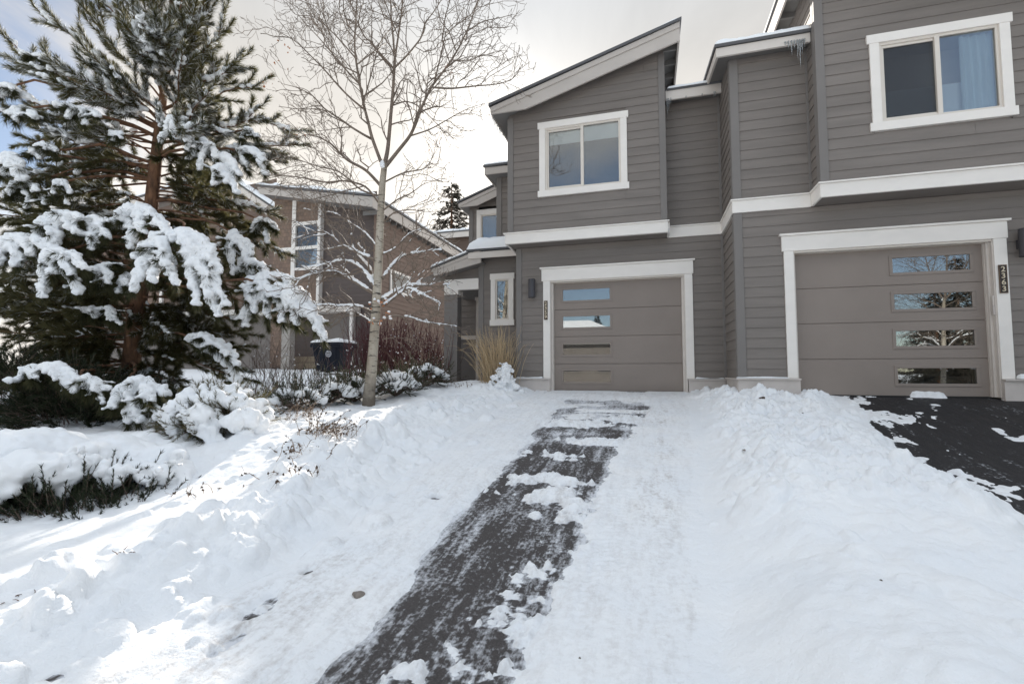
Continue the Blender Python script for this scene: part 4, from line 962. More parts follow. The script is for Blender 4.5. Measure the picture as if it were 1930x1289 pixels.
snow_slab([(a1_[0]-.04, YHF-.05, a1_[2]+.095), (a2_[0]+.05, YHF-.05, a2_[2]+.095), (a2_[0]+.05, 26, a2_[2]+.095), (a1_[0]-.04, 26, a1_[2]+.095)], .16, 'roof_snow', 'snow on the roof of the brown shingled house', 40, 20, edge=.3, seed=21)

YG = 19.0
gh = empty('gabled_house', tuple(PY(300, 690, YG)), 'brown gabled house with snowy roof behind the pine', 'house')
gx0, gxp, gx1 = HX(-120, 400, YG), HX(420, 400, YG), HX(540, 420, YG)
zpk, zl_, zr_ = HZ(418, 327, YG-.4), HZ(300, 363, YG-.4), HZ(516, 394, YG-.4)
xk, xl_, xr_ = HX(418, 327, YG-.4), HX(300, 363, YG-.4), HX(516, 394, YG-.4)
sl_ = (zpk-zl_)/(xk-xl_); sr_ = (zr_-zpk)/(xr_-xk); xE = xk-11.0; zE = zpk-sl_*11.0
gwm = MB(); gwm.prism([(xE+.6, -.5), (xr_-.3, -.5), (xr_-.3, zr_), (xk, zpk-.35), (xE+.6, zE)], 'y', YG+.1, 28); gwm.build('wall', M_GAR, gh)
gs = MB(); siding(gs, (xE+.6, YG+.08), (1, 0), xr_-.3-xE-.6, HZ(300, 592, YG), zpk, exp=.2, lip=.02, top=lambda s: min(zpk-.4, (zpk-.35)+(s+xE+.6-xk)*sl_)); gs.build('siding', M_BRN, gh)
gp = MB(); gp.box(HX(147, 575, YG), HX(300, 575, YG), YG-.02, YG+.07, HZ(220, 592, YG), HZ(220, 540, YG)); gp.build('shingle_panel', M_SHG, gh)
gt = MB()
for px in (140, 301): gt.box(HX(px, 575, YG), HX(px+5, 575, YG), YG-.05, YG+.06, HZ(px, 600, YG), HZ(px, 400, YG))
gt.box(HX(272, 596, YG), HX(520, 596, YG), YG-.4, YG+.05, HZ(300, 603, YG), HZ(300, 592, YG)); gt.box(HX(259, 680, YG), HX(263, 680, YG), YG-.3, YG-.2, -.3, HZ(260, 600, YG)); gt.build('trim', M_TRIM, gh)
gg = MB(); gg.box(HX(275, 650, YG), HX(420, 650, YG), YG+.0, YG+.06, -.4, HZ(300, 606, YG)); gg.build('garage_door', M_GAR, gh)
gf = MB()
for (xa_, za_, xb_, zb_) in ((xE, zE, xk, zpk), (xk, zpk, xr_, zr_)): gf.prism([(xa_, za_-.32), (xb_, zb_-.32), (xb_, zb_), (xa_, za_)], 'y', YG-.45, YG-.38)
gf.build('fascia', M_FASW, gh)
gro = MB(); gro.prism([(xE-.05, zE+.01), (xk, zpk+.01), (xr_+.05, zr_+.01), (xr_+.05, zr_+.09), (xk, zpk+.1), (xE-.05, zE+.09)], 'y', YG-.5, 28); gro.build('roof', M_ROOF, gh)
snow_slab([(xE, YG-.5, zE+.1), (xk+.02, YG-.5, zpk+.1), (xk+.02, 28, zpk+.1), (xE, 28, zE+.1)], .17, 'roof_snow', 'snow on the left slope of the gabled house roof behind the pine', 30, 14, edge=.3, seed=22)
snow_slab([(xk-.02, YG-.5, zpk+.1), (xr_+.04, YG-.5, zr_+.1), (xr_+.04, 28, zr_+.1), (xk-.02, 28, zpk+.1)], .17, 'roof_snow', 'snow on the right slope of the gabled house roof behind the pine', 24, 14, edge=.3, seed=23)

YR = 27.0
rh = empty('flat_roofed_house', tuple(PY(850, 690, YR)), 'low brown house with flat snowy roof edge beneath the spruce', 'house')
rx0, rx1, rz = HX(790, 450, YR), HX(930, 450, YR), HZ(850, 449, YR)
m = MB(); m.box(rx0, rx1, YR+.3, 34, -.3, rz+.1); m.build('wall', M_BRN2, rh)
m = MB(); siding(m, (rx0, YR+.28), (1, 0), rx1-rx0, .5, rz+.1, exp=.2, lip=.02); m.build('siding', M_BRN, rh)
m = MB(); m.box(rx0-.4, rx1, YR-.2, YR-.12, rz-.03, rz+.30); m.build('fascia', M_FASW, rh)
m = MB(); m.box(rx0-.45, rx1, YR-.25, 34, rz+.31, rz+.37); m.build('roof', M_ROOF, rh)
snow_slab([(rx0-.45, YR-.25, rz+.375), (rx1, YR-.25, rz+.375), (rx1, 34, rz+.375), (rx0-.45, 34, rz+.375)], .18, 'roof_snow', 'snow on the flat roof of the low brown house by the spruce', 20, 14, edge=.3, seed=24)

# house across the street, seen only mirrored in the panes
OX = -14.0
oh = empty('facing_house', (-9, -26, -1.2), 'taupe house with snowy hip roof across the street, mirrored in garage panes', 'house')
m = MB(); m.box(OX, OX+13, -34, -26, -1.6, 2.7); m.build('wall', M_BEIGE, oh)
m = MB(); m.add([(OX-.6, -25.4, 2.7), (OX+13.6, -25.4, 2.7), (OX+13.6, -34.6, 2.7), (OX-.6, -34.6, 2.7), (OX+4.5, -30, 5.2), (OX+8.5, -30, 5.2)], [(1, 0, 4, 5), (2, 1, 5), (3, 2, 5, 4), (0, 3, 4), (0, 1, 2, 3)]); m.build('roof', M_SNOW, oh)
m = MB(); m.box(OX-.6, OX+13.6, -25.42, -25.36, 2.5, 2.7); m.build('fascia', M_SOFF, oh)
for xx in (OX+2, OX+6.5, OX+9.6):
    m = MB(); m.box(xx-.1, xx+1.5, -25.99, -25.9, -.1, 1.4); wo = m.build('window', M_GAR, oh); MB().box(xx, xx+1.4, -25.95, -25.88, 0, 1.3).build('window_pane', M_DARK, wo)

# ------------------------------------------------------------------ wheeled bin
bpos = PD(628, 703, 15.2)
tb = empty('trash_bin', tuple(bpos), 'dark navy wheeled trash bin with snow on its lid', 'trash bin')
def tbp(x, y, z): return (bpos[0]+x, bpos[1]+y, bpos[2]+z)
W = .50
m = MB(); m.hexa([tbp(-.40, -.30, .03), tbp(.40, -.30, .03), tbp(.36, .32, .03), tbp(-.36, .32, .03)], [tbp(-.50, -.40, .86), tbp(.50, -.40, .86), tbp(.48, .42, .86), tbp(-.48, .42, .86)])
for xx in (-.3, -.1, .1, .3): m.hexa([tbp(xx-.02, -.315, .1), tbp(xx+.02, -.315, .1), tbp(xx+.02, -.28, .1), tbp(xx-.02, -.28, .1)], [tbp(xx*1.2-.02, -.415, .82), tbp(xx*1.2+.02, -.415, .82), tbp(xx*1.2+.02, -.38, .82), tbp(xx*1.2-.02, -.38, .82)])
m.build('bin_body', M_BIN, tb, bevel=.02)
m = MB(); m.box(bpos[0]-.54, bpos[0]+.54, bpos[1]-.45, bpos[1]+.48, bpos[2]+.80, bpos[2]+.875); m.build('rim', M_BIN, tb, bevel=.012)
m = MB(); m.hexa([tbp(-.55, -.47, .877), tbp(.55, -.47, .877), tbp(.55, .5, .877), tbp(-.55, .5, .877)], [tbp(-.50, -.42, .95), tbp(.50, -.42, .95), tbp(.50, .45, .95), tbp(-.50, .45, .95)]); m.build('lid', M_BIN, tb, bevel=.015)
for xx in (-.44, .44):
    m = MB(); m.tube([tbp(xx-.035, .33, .13), tbp(xx+.035, .33, .13)], .13, 18); m.build('wheel', M_RUB, tb, bevel=.01)
m = MB(); m.tube([tbp(-.3, .52, .84), tbp(.3, .52, .84)], .018, 8); m.build('handle', M_BIN, tb)
em = MB(); an = np.linspace(0, 2*math.pi, 25)[:-1]; yy = -.405+.05
def ring(r0, r1):
    v = [tbp(.10+r0*math.cos(t), -.392+.12*(.62-.62-r0*math.sin(t))*-.0-.0, .60+r0*math.sin(t)) for t in an]+[tbp(.10+r1*math.cos(t), -.392, .60+r1*math.sin(t)) for t in an]
    em.add(v, [(k, (k+1) % 24, 24+(k+1) % 24, 24+k) for k in range(24)])
ring(.085, .105)
for k, (h, wd) in enumerate([(.655, .05), (.60, .075), (.548, .05)]): em.box(bpos[0]+.10-wd, bpos[0]+.10+wd, bpos[1]-.395, bpos[1]-.390, bpos[2]+h-.014, bpos[2]+h+.014)
em.build('round_emblem', M_LOGO, tb)
snow_slab([tbp(-.53, -.45, .953), tbp(.53, -.45, .953), tbp(.53, .48, .953), tbp(-.53, .48, .953)], .10, 'lid_snow', 'cap of snow on the lid of the navy trash bin', 16, 14, edge=.12, seed=31)

# ------------------------------------------------------------------ vegetation tools
def curve(p0, p1, n=8, sag=0.0, wob=0.0, rs=R):
    p0, p1 = np.asarray(p0, float), np.asarray(p1, float); t = np.linspace(0, 1, n)[:, None]; L = np.linalg.norm(p1-p0)
    P = p0+(p1-p0)*t; P[:, 2] += sag*L*4*(t*(1-t))[:, 0]
    if wob:
        k = np.array([[rs.uniform(-1, 1) for _ in range(3)] for _ in range(3)])
        for j in range(3): P += wob*L*k[j]*np.sin(t*math.pi*(j+1))/(j+1)
    return P
def needles(mb, p0, p1, n, ln, wd=.005, th=(30, 62), tone=(0, 1), grav=.0, frost=0.0):
    n = max(3, int(n))
    p0, p1 = np.asarray(p0, float), np.asarray(p1, float); a = p1-p0; L = np.linalg.norm(a); a = a/(L+1e-9)
    t = NR.rand(n)**.8; base = p0+(p1-p0)*t[:, None]
    r = NR.randn(n, 3); r -= (r@a)[:, None]*a; r /= np.linalg.norm(r, axis=1)[:, None]+1e-9
    an = np.radians(NR.uniform(th[0], th[1], n)*(1.12-.45*t))
    d = a*np.cos(an)[:, None]+r*np.sin(an)[:, None]; d[:, 2] -= grav
    l = ln*NR.uniform(.75, 1.15, n)
    s = np.cross(d, NR.randn(n, 3)); s /= np.linalg.norm(s, axis=1)[:, None]+1e-9
    tip = base+d*l[:, None]; w = wd*.5
    V = np.stack([base-s*w, base+s*w, tip], 1).reshape(-1, 3)
    tv = NR.uniform(tone[0], tone[1], n)*.84; tv = np.where(NR.rand(n) < frost, 1.0, tv)
    mb.add(V, np.arange(3*n).reshape(n, 3), np.repeat(tv, 3))
def rvec(): 
    v = NR.randn(3); return v/np.linalg.norm(v)
def pads(mb, P, r0, r1, step=.8, up=.35, flat=.75, sub=2):
    """a run of snow lumps lying along the upper side of a shoot"""
    P = np.asarray(P, float); seg = np.linalg.norm(np.diff(P, axis=0), axis=1); S = np.concatenate([[0], np.cumsum(seg)]); s = 0.0
    while s <= S[-1]:
        t = s/S[-1]; r = (r0+(r1-r0)*t)*R.uniform(.8, 1.2); c = np.array([np.interp(s, S, P[:, k]) for k in range(3)])
        mb.ball(c+np.array([R.uniform(-.2, .2)*r, R.uniform(-.2, .2)*r, up*r]), (r, r, r*flat*R.uniform(.85, 1.15)), sub); s += r*step

# ------------------------------------------------------------------ the big pine
DP = 8.5
pbase = PD(243, 776, DP); pbase[2] = ground_z(pbase[0], pbase[1])-.05
pine = empty('pine_tree', tuple(pbase), 'tall pine loaded with heavy clumps of snow left of the bare tree', 'tree')
tk = [(240, 790, 8.5), (247, 690, 8.5), (256, 600, 8.5), (268, 520, 8.5), (281, 430, 8.5), (289, 350, 8.5), (299, 255, 8.5), (309, 170, 8.5), (318, 85, 8.5), (326, 0, 8.5), (332, -110, 8.5), (336, -230, 8.5)]
TP = np.array([PD(*q) for q in tk]); TR = np.array([.165, .145, .134, .126, .115, .102, .082, .060, .050, .038, .026, .012])
MB().tube(TP, TR, 14).build('trunk', M_PBARK, pine, smooth=True)
def trunk_at(py):
    ys = np.array([q[1] for q in tk])[::-1]; return np.array([np.interp(py, ys, TP[::-1, k]) for k in range(3)])
limbs, need, snow = MB(), MB(), MB()
NLEN = .125
def shoot(p, d, L, snowy, nn=70, curl=.25, sr=.05, wob=.06):
    """one needle-clad shoot with its load of snow"""
    d = np.asarray(d, float); d = d/np.linalg.norm(d); e = p+d*L; e[2] += curl*L
    P = curve(p, e, 5, -.10*np.sign(curl)*min(abs(curl), .6), wob)
    limbs.tube(P, np.linspace(.009, .004, 5), 4)
    tn = (0.0, .55) if snowy > .6 else (.1, 1)
    fr = (.07+.28*min(snowy, 1)) if snowy > .12 else .015
    for a, b in zip(P[:-1], P[1:]): needles(need, a, b, nn*.72, NLEN, .009, (28, 60), tn, .05 if snowy > .6 else 0, fr)
    needles(need, P[-2], P[-1], nn*.8, NLEN*1.0, .009, (8, 40), tn, 0, fr*.7)
    if snowy > .02 and R.random() < .3+.8*snowy: pads(snow, P[:3] if snowy < .6 else P, sr*(.55+.6*snowy), sr*(.35+.5*snowy), .8, .9 if snowy < .6 else .5, .6)
def bough(p0, p1, n, L, snowy, sag=.05, spread=.9, upc=.2, r0=.035, nn=66, sr=.05, start=.22):
    n = int(n*1.55)
    P = curve(p0, p1, 9, sag, .08); limbs.tube(P, np.linspace(r0*.55, .007, 9), 6)
    ax = P[-1]-P[-3]; ax /= np.linalg.norm(ax)
    for k in range(n):
        t = start+(1-start)*(k+.5)/n; c = np.array([np.interp(t*8, np.arange(9), P[:, j]) for j in range(3)])
        s = rvec(); s -= s@ax*ax; s[2] *= .55; s /= np.linalg.norm(s)
        shoot(c, ax*(.75+.3*t)+s*spread, L*R.uniform(.7, 1.15)*(1.1-.3*t), snowy*R.uniform(.4, 1.2), nn, upc*R.uniform(.4, 1.4), sr)
    shoot(P[-1], ax, L, snowy, nn, upc, sr)
    if snowy > .3: pads(snow, P[5:], .035+.03*snowy, .05*snowy+.02, 1.1, .8, .7)
# (a) airy upper crown: shoots held upwards, light snow.  trunk photo height, tip (px, py, depth), shoots, length, snow
for (ty, tx, tyy, dd, n, L, sn, up) in [
    (240, 20, 75, 8.2, 10, .50, .40, .35), (235, 45, 125, 8.0, 9, .42, .55, .25), (225, 105, 50, 8.4, 11, .48, .35, .45), (190, 135, -10, 8.3, 11, .46, .30, .5),
    (250, 30, 180, 8.1, 9, .40, .65, .1), (150, 165, -30, 8.6, 10, .45, .25, .5), (170, 225, -20, 8.2, 11, .45, .35, .5), (120, 250, -60, 8.8, 10, .45, .2, .6),
    (90, 285, -70, 8.2, 11, .45, .25, .6), (60, 330, -120, 8.7, 10, .4, .2, .6), (95, 375, -60, 8.4, 11, .45, .25, .6), (140, 395, 5, 8.2, 11, .45, .30, .55),
    (175, 415, 55, 8.6, 10, .42, .25, .5), (210, 435, 130, 8.3, 9, .40, .35, .4), (225, 470, 165, 8.6, 9, .38, .30, .35), (240, 475, 215, 8.2, 8, .38, .5, .2),
    (255, 545, 245, 8.6, 8, .36, .40, .2), (270, 540, 275, 8.3, 7, .34, .55, .0), (285, 520, 300, 8.7, 7, .34, .5, -.1), (150, 350, 60, 7.9, 10, .42, .45, .4),
    (180, 255, 70, 7.8, 10, .42, .5, .35), (215, 200, 135, 7.7, 10, .42, .55, .25), (235, 130, 165, 7.7, 9, .42, .6, .15), (205, 340, 130, 7.7, 9, .40, .5, .3),
    (240, 385, 185, 7.8, 9, .38, .5, .2), (-20, 210, 30, 8.9, 9, .4, .2, .6), (-60, 400, -90, 8.6, 9, .4, .2, .6), (-60, 270, -120, 8.4, 9, .4, .2, .6), (255, 75, 230, 8.4, 10, .42, .35, .1)]:
    bough(trunk_at(ty), PD(tx, tyy, dd), n, L, sn, sag=-.03, upc=up, spread=.75, r0=.034, nn=84, sr=.055)
    if R.random() < .45: bough(trunk_at(ty+R.uniform(-15, 30)), PD(245+(tx-245)*R.uniform(.6, .95)+R.uniform(-30, 30), tyy+R.uniform(0, 75), dd+R.uniform(-.7, .3)), n, L, min(sn+.2, .8), sag=-.03, upc=up*.6, spread=.85, r0=.028, nn=84, sr=.055)
# (b) dense dark inner and lower boughs
for (ty, tx, tyy, dd, n, L, sn) in [
    (300, 60, 270, 8.9, 12, .42, .10), (310, 120, 320, 8.8, 12, .42, .08), (330, 20, 350, 8.7, 12, .45, .15), (330, 200, 300, 8.9, 10, .40, .10), (345, 90, 390, 9.0, 12, .45, 0), (340, 395, 330, 9.0, 10, .36, .15),
    (350, 440, 385, 9.0, 11, .38, .15), (360, 500, 400, 8.9, 9, .32, .35), (370, 480, 440, 8.9, 10, .36, .1), (400, 520, 470, 8.7, 9, .34, .2), (390, 30, 410, 9.0, 12, .45, 0), (420, 60, 470, 8.9, 13, .45, 0),
    (430, 160, 450, 9.0, 11, .42, 0), (430, 380, 430, 9.0, 11, .38, 0), (470, 470, 520, 8.8, 11, .38, 0), (480, 120, 530, 8.8, 13, .45, 0), (480, 10, 520, 8.8, 13, .48, 0), (500, 390, 560, 8.6, 12, .40, 0),
    (510, 330, 540, 8.2, 11, .40, 0), (520, 200, 560, 8.3, 12, .42, 0), (520, 500, 560, 8.6, 11, .38, 0), (540, 60, 590, 8.7, 13, .46, .05), (560, 130, 600, 8.4, 13, .44, .05), (560, 440, 600, 8.6, 12, .40, .05),
    (560, 540, 610, 8.5, 9, .34, .1), (570, 320, 600, 8.5, 11, .38, 0), (580, 0, 560, 8.4, 13, .48, 0), (600, 20, 640, 8.9, 12, .45, 0), (620, 100, 650, 8.0, 10, .40, 0), (630, 420, 660, 8.3, 10, .38, .05),
    (640, 340, 670, 8.2, 10, .36, .05), (650, 160, 680, 8.0, 10, .38, .0), (660, 40, 700, 7.8, 13, .44, .0), (680, 120, 760, 7.4, 12, .40, .0), (690, 30, 780, 7.2, 12, .42, .0), (690, 220, 770, 7.6, 11, .36, .0),
    (690, 330, 750, 7.8, 10, .34, .0), (680, -40, 720, 8.2, 12, .45, 0), (640, -40, 620, 8.4, 12, .45, 0), (700, 160, 800, 7.4, 11, .38, 0), (705, 60, 830, 7.0, 11, .38, 0), (700, -20, 820, 7.0, 11, .40, 0), (460, -40, 470, 8.6, 12, .46, 0), (400, -40, 400, 8.7, 12, .46, .1)]:
    bough(trunk_at(ty), PD(tx, tyy, dd), n, L, sn, sag=.06, upc=.02, spread=.9, r0=.036, nn=84)
for k in range(70):                          # filler deep in the crown
    ty = R.uniform(300, 700); sd_ = R.choice([-1, -1, 1]); reach = np.interp(ty, [300, 450, 600, 700], [190, 250, 270, 230])*(1.0 if sd_ < 0 else .85)
    bough(trunk_at(ty), PD(245+sd_*reach*R.uniform(.25, 1.0), ty+R.uniform(-20, 45), R.uniform(7.6, 9.3)), 9, .38, .04 if R.random() < .6 else .25, sag=.06, upc=.02, spread=.95, r0=.03, nn=70)
# (c) heavy snow hands: hub (px, py, depth) and finger ends
def hand(hub, ends, r0=.105, r1=.075, ty=None, load=1.0, nn=70):
    h = PD(*hub); r0 *= .88; r1 *= .86
    if ty is not None: limbs.tube(curve(trunk_at(ty), h, 7, .05, .06), np.linspace(.03, .016, 7), 6)
    for (ex, ey, ed) in ends:
        e = PD(ex, ey, ed); L = np.linalg.norm(e-h); P = curve(h, e, 8, .13, .05)
        limbs.tube(P, np.linspace(.016, .006, 8), 4)
        for a_, b_ in zip(P[1:-1], P[2:]): needles(need, a_-np.array([0, 0, .03]), b_-np.array([0, 0, .03]), nn*.75, NLEN*1.15, .008, (30, 75), (0, .5), .35)
        needles(need, P[-2], P[-1]+np.array([0, 0, -.02]), nn*.8, NLEN*1.05, .008, (10, 50), (0, .6), .3)
        pads(snow, P, r0*load*.98, r1*load*.92, .55, .22, .58)
        for a_, b_ in zip(P[2:-1], P[3:]): needles(need, a_, b_+np.array([0, 0, .02]), 9, r0*1.35, .0075, (35, 85), (0, .7), .0)
        needles(need, P[-2], P[-1], 26, r0*1.7, .0075, (15, 70), (0, .7), .15)
        for q in range(4):                  # knobs and side twigs
            k = R.randrange(2, 7); c = P[k]; s = rvec(); s[2] = -abs(s[2])*.6; f = c+s*R.uniform(.10, .22)
            pads(snow, curve(c, f, 4), r1*load*.75, r1*load*.42, .7, .2, .6); needles(need, c, f-np.array([0, 0, .03]), 44, NLEN, .008, (25, 65), (0, .5), .3)
hand((250, 398, 7.5), [(200, 440, 7.3), (225, 415, 7.2), (268, 440, 7.0), (245, 470, 7.1), (300, 430, 7.1), (330, 455, 7.0)], .115, .08, 400)
hand((300, 450, 7.1), [(258, 490, 6.9), (250, 548, 6.75), (285, 530, 6.7), (315, 500, 6.7), (333, 540, 6.7)], .115, .082, 440)
hand((345, 440, 7.1), [(360, 500, 6.8), (372, 575, 6.7), (395, 560, 6.7), (412, 600, 6.7), (428, 578, 6.75), (415, 515, 6.9), (392, 490, 6.9)], .115, .082, 430)
hand((112, 412, 7.3), [(65, 452, 7.1), (100, 465, 7.0), (140, 440, 7.0), (150, 415, 7.1), (75, 425, 7.1)], .12, .09, 420)
hand((20, 455, 7.3), [(60, 480, 7.0), (-10, 500, 6.9), (30, 505, 6.9), (85, 470, 6.9), (110, 480, 6.9)], .12, .085, 450)
hand((95, 480, 6.9), [(80, 560, 6.7), (98, 520, 6.7), (135, 520, 6.7), (148, 555, 6.7), (160, 510, 6.7), (130, 490, 6.8)], .105, .08, 470)
hand((175, 420, 7.3), [(170, 470, 7.1), (200, 450, 7.1), (205, 420, 7.2)], .10, .08, 420)
hand((190, 505, 7.1), [(180, 540, 7.0), (205, 535, 7.0), (170, 515, 7.0), (225, 500, 7.2)], .08, .06, 500, .95)
hand((240, 520, 7.3), [(222, 555, 7.1), (238, 540, 7.1)], .09, .07, 500)
hand((440, 440, 8.0), [(475, 480, 7.8), (430, 480, 7.8), (438, 520, 7.7), (470, 500, 7.7)], .085, .065, 400, .9)
hand((455, 490, 7.9), [(448, 520, 7.8), (480, 520, 7.7), (500, 510, 7.7), (482, 545, 7.7), (505, 530, 7.7)], .085, .065, 450, .9)
hand((480, 530, 7.6), [(540, 530, 7.4), (520, 570, 7.3), (478, 590, 7.3), (505, 600, 7.3), (468, 560, 7.4), (460, 615, 7.4)], .11, .08, 520)
hand((530, 545, 7.4), [(545, 590, 7.2), (575, 600, 7.1), (612, 645, 7.0), (598, 620, 7.0), (560, 615, 7.1), (535, 610, 7.2)], .13, .075, 530)
hand((360, 640, 7.6), [(400, 655, 7.3), (445, 690, 7.1), (452, 735, 7.0), (430, 670, 7.1), (385, 665, 7.4)], .085, .075, 620, .9)
hand((70, 700, 6.4), [(32, 722, 6.2), (60, 715, 6.1), (110, 715, 6.1), (140, 735, 6.1), (165, 725, 6.2)], .09, .07, 690)
hand((150, 715, 6.3), [(195, 760, 6.1), (180, 740, 6.1), (205, 735, 6.2), (165, 745, 6.1)], .08, .06, 690, .9)
hand((245, 725, 6.4), [(215, 770, 6.1), (240, 800, 6.0), (262, 795, 6.0), (285, 760, 6.0), (300, 790, 6.0), (225, 740, 6.2), (310, 745, 6.2)], .095, .07, 690)
hand((185, 585, 7.6), [(155, 592, 7.4), (210, 605, 7.3), (228, 612, 7.3), (180, 600, 7.4)], .07, .055, 570, .85)
hand((490, 415, 8.6), [(475, 440, 8.5), (510, 425, 8.4), (505, 460, 8.4), (520, 435, 8.4)], .075, .06, 380, .9)
hand((150, 210, 7.6), [(105, 200, 7.4), (125, 222, 7.4), (160, 235, 7.4), (185, 220, 7.4), (130, 205, 7.5)], .08, .065, 260, .95, 60)
hand((330, 225, 7.7), [(300, 270, 7.5), (325, 250, 7.5), (355, 285, 7.5), (310, 240, 7.6), (345, 245, 7.6)], .085, .06, 270, .95, 60)
hand((385, 270, 7.8), [(355, 300, 7.6), (375, 320, 7.5), (410, 300, 7.6), (400, 280, 7.7)], .09, .065, 300, .95)
hand((415, 300, 7.8), [(410, 350, 7.5), (430, 345, 7.5), (445, 365, 7.5), (450, 330, 7.6)], .10, .08, 310)
hand((455, 285, 8.0), [(470, 325, 7.8), (500, 330, 7.7), (505, 312, 7.8), (485, 300, 7.8)], .085, .06, 290)
hand((465, 245, 8.1), [(455, 262, 8.0), (485, 260, 8.0)], .07, .06, 270, .9, 50)
hand((15, 300, 7.6), [(0, 330, 7.4), (35, 315, 7.4), (40, 340, 7.4), (-15, 310, 7.4)], .13, .10, 320)
hand((80, 280, 7.7), [(55, 290, 7.6), (105, 288, 7.6), (90, 275, 7.6)], .085, .07, 310, .9, 50)
hand((40, 345, 7.6), [(15, 370, 7.4), (70, 360, 7.4), (85, 385, 7.4), (50, 395, 7.4)], .07, .05, 340, .9)
hand((45, 205, 8.0), [(15, 215, 7.8), (65, 225, 7.8), (30, 230, 7.8)], .085, .07, 260, .9, 60)
hand((75, 110, 8.1), [(50, 105, 8.0), (100, 135, 7.9), (90, 120, 8.0)], .075, .06, 240, .9, 60)
hand((15, 165, 8.1), [(0, 180, 8.0), (28, 172, 8.0)], .10, .09, 245, .9, 40)
hand((200, 130, 7.8), [(182, 120, 7.7), (222, 148, 7.6), (205, 140, 7.7)], .07, .05, 230, .9, 60)
hand((270, 80, 7.9), [(245, 75, 7.8), (300, 95, 7.7), (280, 110, 7.7)], .07, .055, 190, .9, 60)
hand((215, 250, 7.7), [(212, 265, 7.6), (222, 258, 7.6)], .075, .06, 270, .9, 30)
hand((110, 345, 7.6), [(100, 370, 7.4), (130, 365, 7.4), (125, 385, 7.4)], .055, .045, 340, .9, 50)
limbs.build('limb', M_PBARK, pine, smooth=True)
need.build('needles', M_NEED, pine, att='tone')
remesh(snow, 'snow_load', M_SNOW, .0175, pine, .034, 13.0, smooth_it=1)

# ------------------------------------------------------------------ bare birch
DBR = 7.5
def B(x, y, d=DBR): return PD(x, y, d)
bb = B(693, 788); bb[2] = ground_z(bb[0], bb[1])-.06
birch = empty('birch_tree', tuple(bb), 'bare pale barked birch with snow on its lower limbs', 'tree')
trunkm, limbm, twig, bsnow, leafm = MB(), MB(), MB(), MB(), MB()
tr_pts = [(693, 796), (696, 740), (700, 700), (704, 650), (708, 590), (711, 540), (714, 480), (717, 410), (721, 345), (725, 308)]
TRK = np.array([B(*p) for p in tr_pts]); trunkm.tube(TRK, [.112, .092, .081, .074, .069, .066, .063, .057, .050, .043], 14)
trunkm.build('trunk', M_BIRCH, birch, smooth=True)
RB = random.Random(21)
ntw = [0]
def grow(P, r0, r1, lvl, dens, snow_r=0.0, upb=.25):
    """limb plus recursively finer twigs"""
    P = np.asarray(P, float); n = len(P)
    (limbm if lvl == 0 else twig).tube(P, np.linspace(r0, r1, n), 7 if lvl == 0 else (4 if lvl == 1 else 3), cap=False)
    seg = np.linalg.norm(np.diff(P, axis=0), axis=1); S = np.concatenate([[0], np.cumsum(seg)]); L = S[-1]
    if lvl == 1 and snow_r > 0 and RB.random() < .6:
        for q in np.arange(.0, .75, .018/max(L, .1)):
            c = np.array([np.interp(q*L, S, P[:, k]) for k in range(3)]); rr_ = snow_r*RB.uniform(.55, .95)*(1-.5*q); bsnow.ball(c+np.array([0, 0, rr_*.6]), (rr_, rr_, rr_*.8), 1)
    if lvl >= 3: return
    m = max(2, int(L*dens*(1.35 if lvl == 0 else 1)))
    for k in range(m):
        t = (.18 if lvl == 0 else .12)+(.85)*(k+RB.random())/m; t = min(t, .99)
        c = np.array([np.interp(t*L, S, P[:, j]) for j in range(3)]); j = min(int(np.searchsorted(S, t*L)), n-1); ax = P[j]-P[j-1]; ax /= np.linalg.norm(ax)+1e-9
        s = rvec(); s -= s@ax*ax; s /= np.linalg.norm(s)+1e-9
        d = ax*RB.uniform(.5, 1.0)+s*RB.uniform(.5, .95); d[2] += upb*RB.uniform(0, 1.2); d /= np.linalg.norm(d)
        l = (L*.50 if lvl == 0 else L*.55)*(1.15-.6*t)*RB.uniform(.55, 1.25); l = min(max(l, .10), 1.6 if lvl == 0 else .8)
        e = c+d*l; Q = curve(c, e, 6 if lvl < 2 else 4, RB.uniform(-.08, .10), .14, RB)
        rr = (r0+(r1-r0)*t)
        grow(Q, min(rr*.65, .014 if lvl == 0 else .0075), .0035 if lvl > 0 else .0045, lvl+1, 6.2 if lvl == 0 else 4.2, snow_r if lvl == 0 else 0, upb)
def limb(pts, r0, r1, dens=4.0, sn=0.0, d=DBR, dz=0.0, upb=.25):
    n = len(pts); P = np.array([B(x, y, d+dz*k/max(n-1, 1)) for k, (x, y) in enumerate(pts)])
    t = np.linspace(0, n-1, (n-1)*5+1); Q = np.stack([np.interp(t, np.arange(n), P[:, k]) for k in range(3)], 1)
    for _ in range(3): Q[1:-1] = (Q[:-2]+2*Q[1:-1]+Q[2:])/4
    grow(Q, r0, r1, 0, dens, sn, upb)
    if sn:
        S = Q.copy(); w = np.linspace(r0, r1, len(Q)); S[:, 2] += w*.9+sn*.2
        m = len(S); i0 = int(m*.06)
        a = i0
        while a < m-2:                      # broken runs of snow along the upper side
            b = min(m, a+RB.randrange(4, 9)); seg = S[a:b]
            if len(seg) >= 2 and RB.random() < .86:
                rr = (w[a:b]*.85+sn*.75)*np.array([RB.uniform(.75, 1.2) for _ in range(b-a)])
                for c, r in zip(seg, rr): bsnow.ball(c, (r*1.15, r*1.15, r*.8), 1)
                for c, d_, r in zip(seg[:-1], seg[1:], rr): 
                    for q in (.25, .5, .75): bsnow.ball(c*(1-q)+d_*q, (r*1.1, r*1.1, r*.8), 1)
            a = b-1 if RB.random() < .8 else b+1
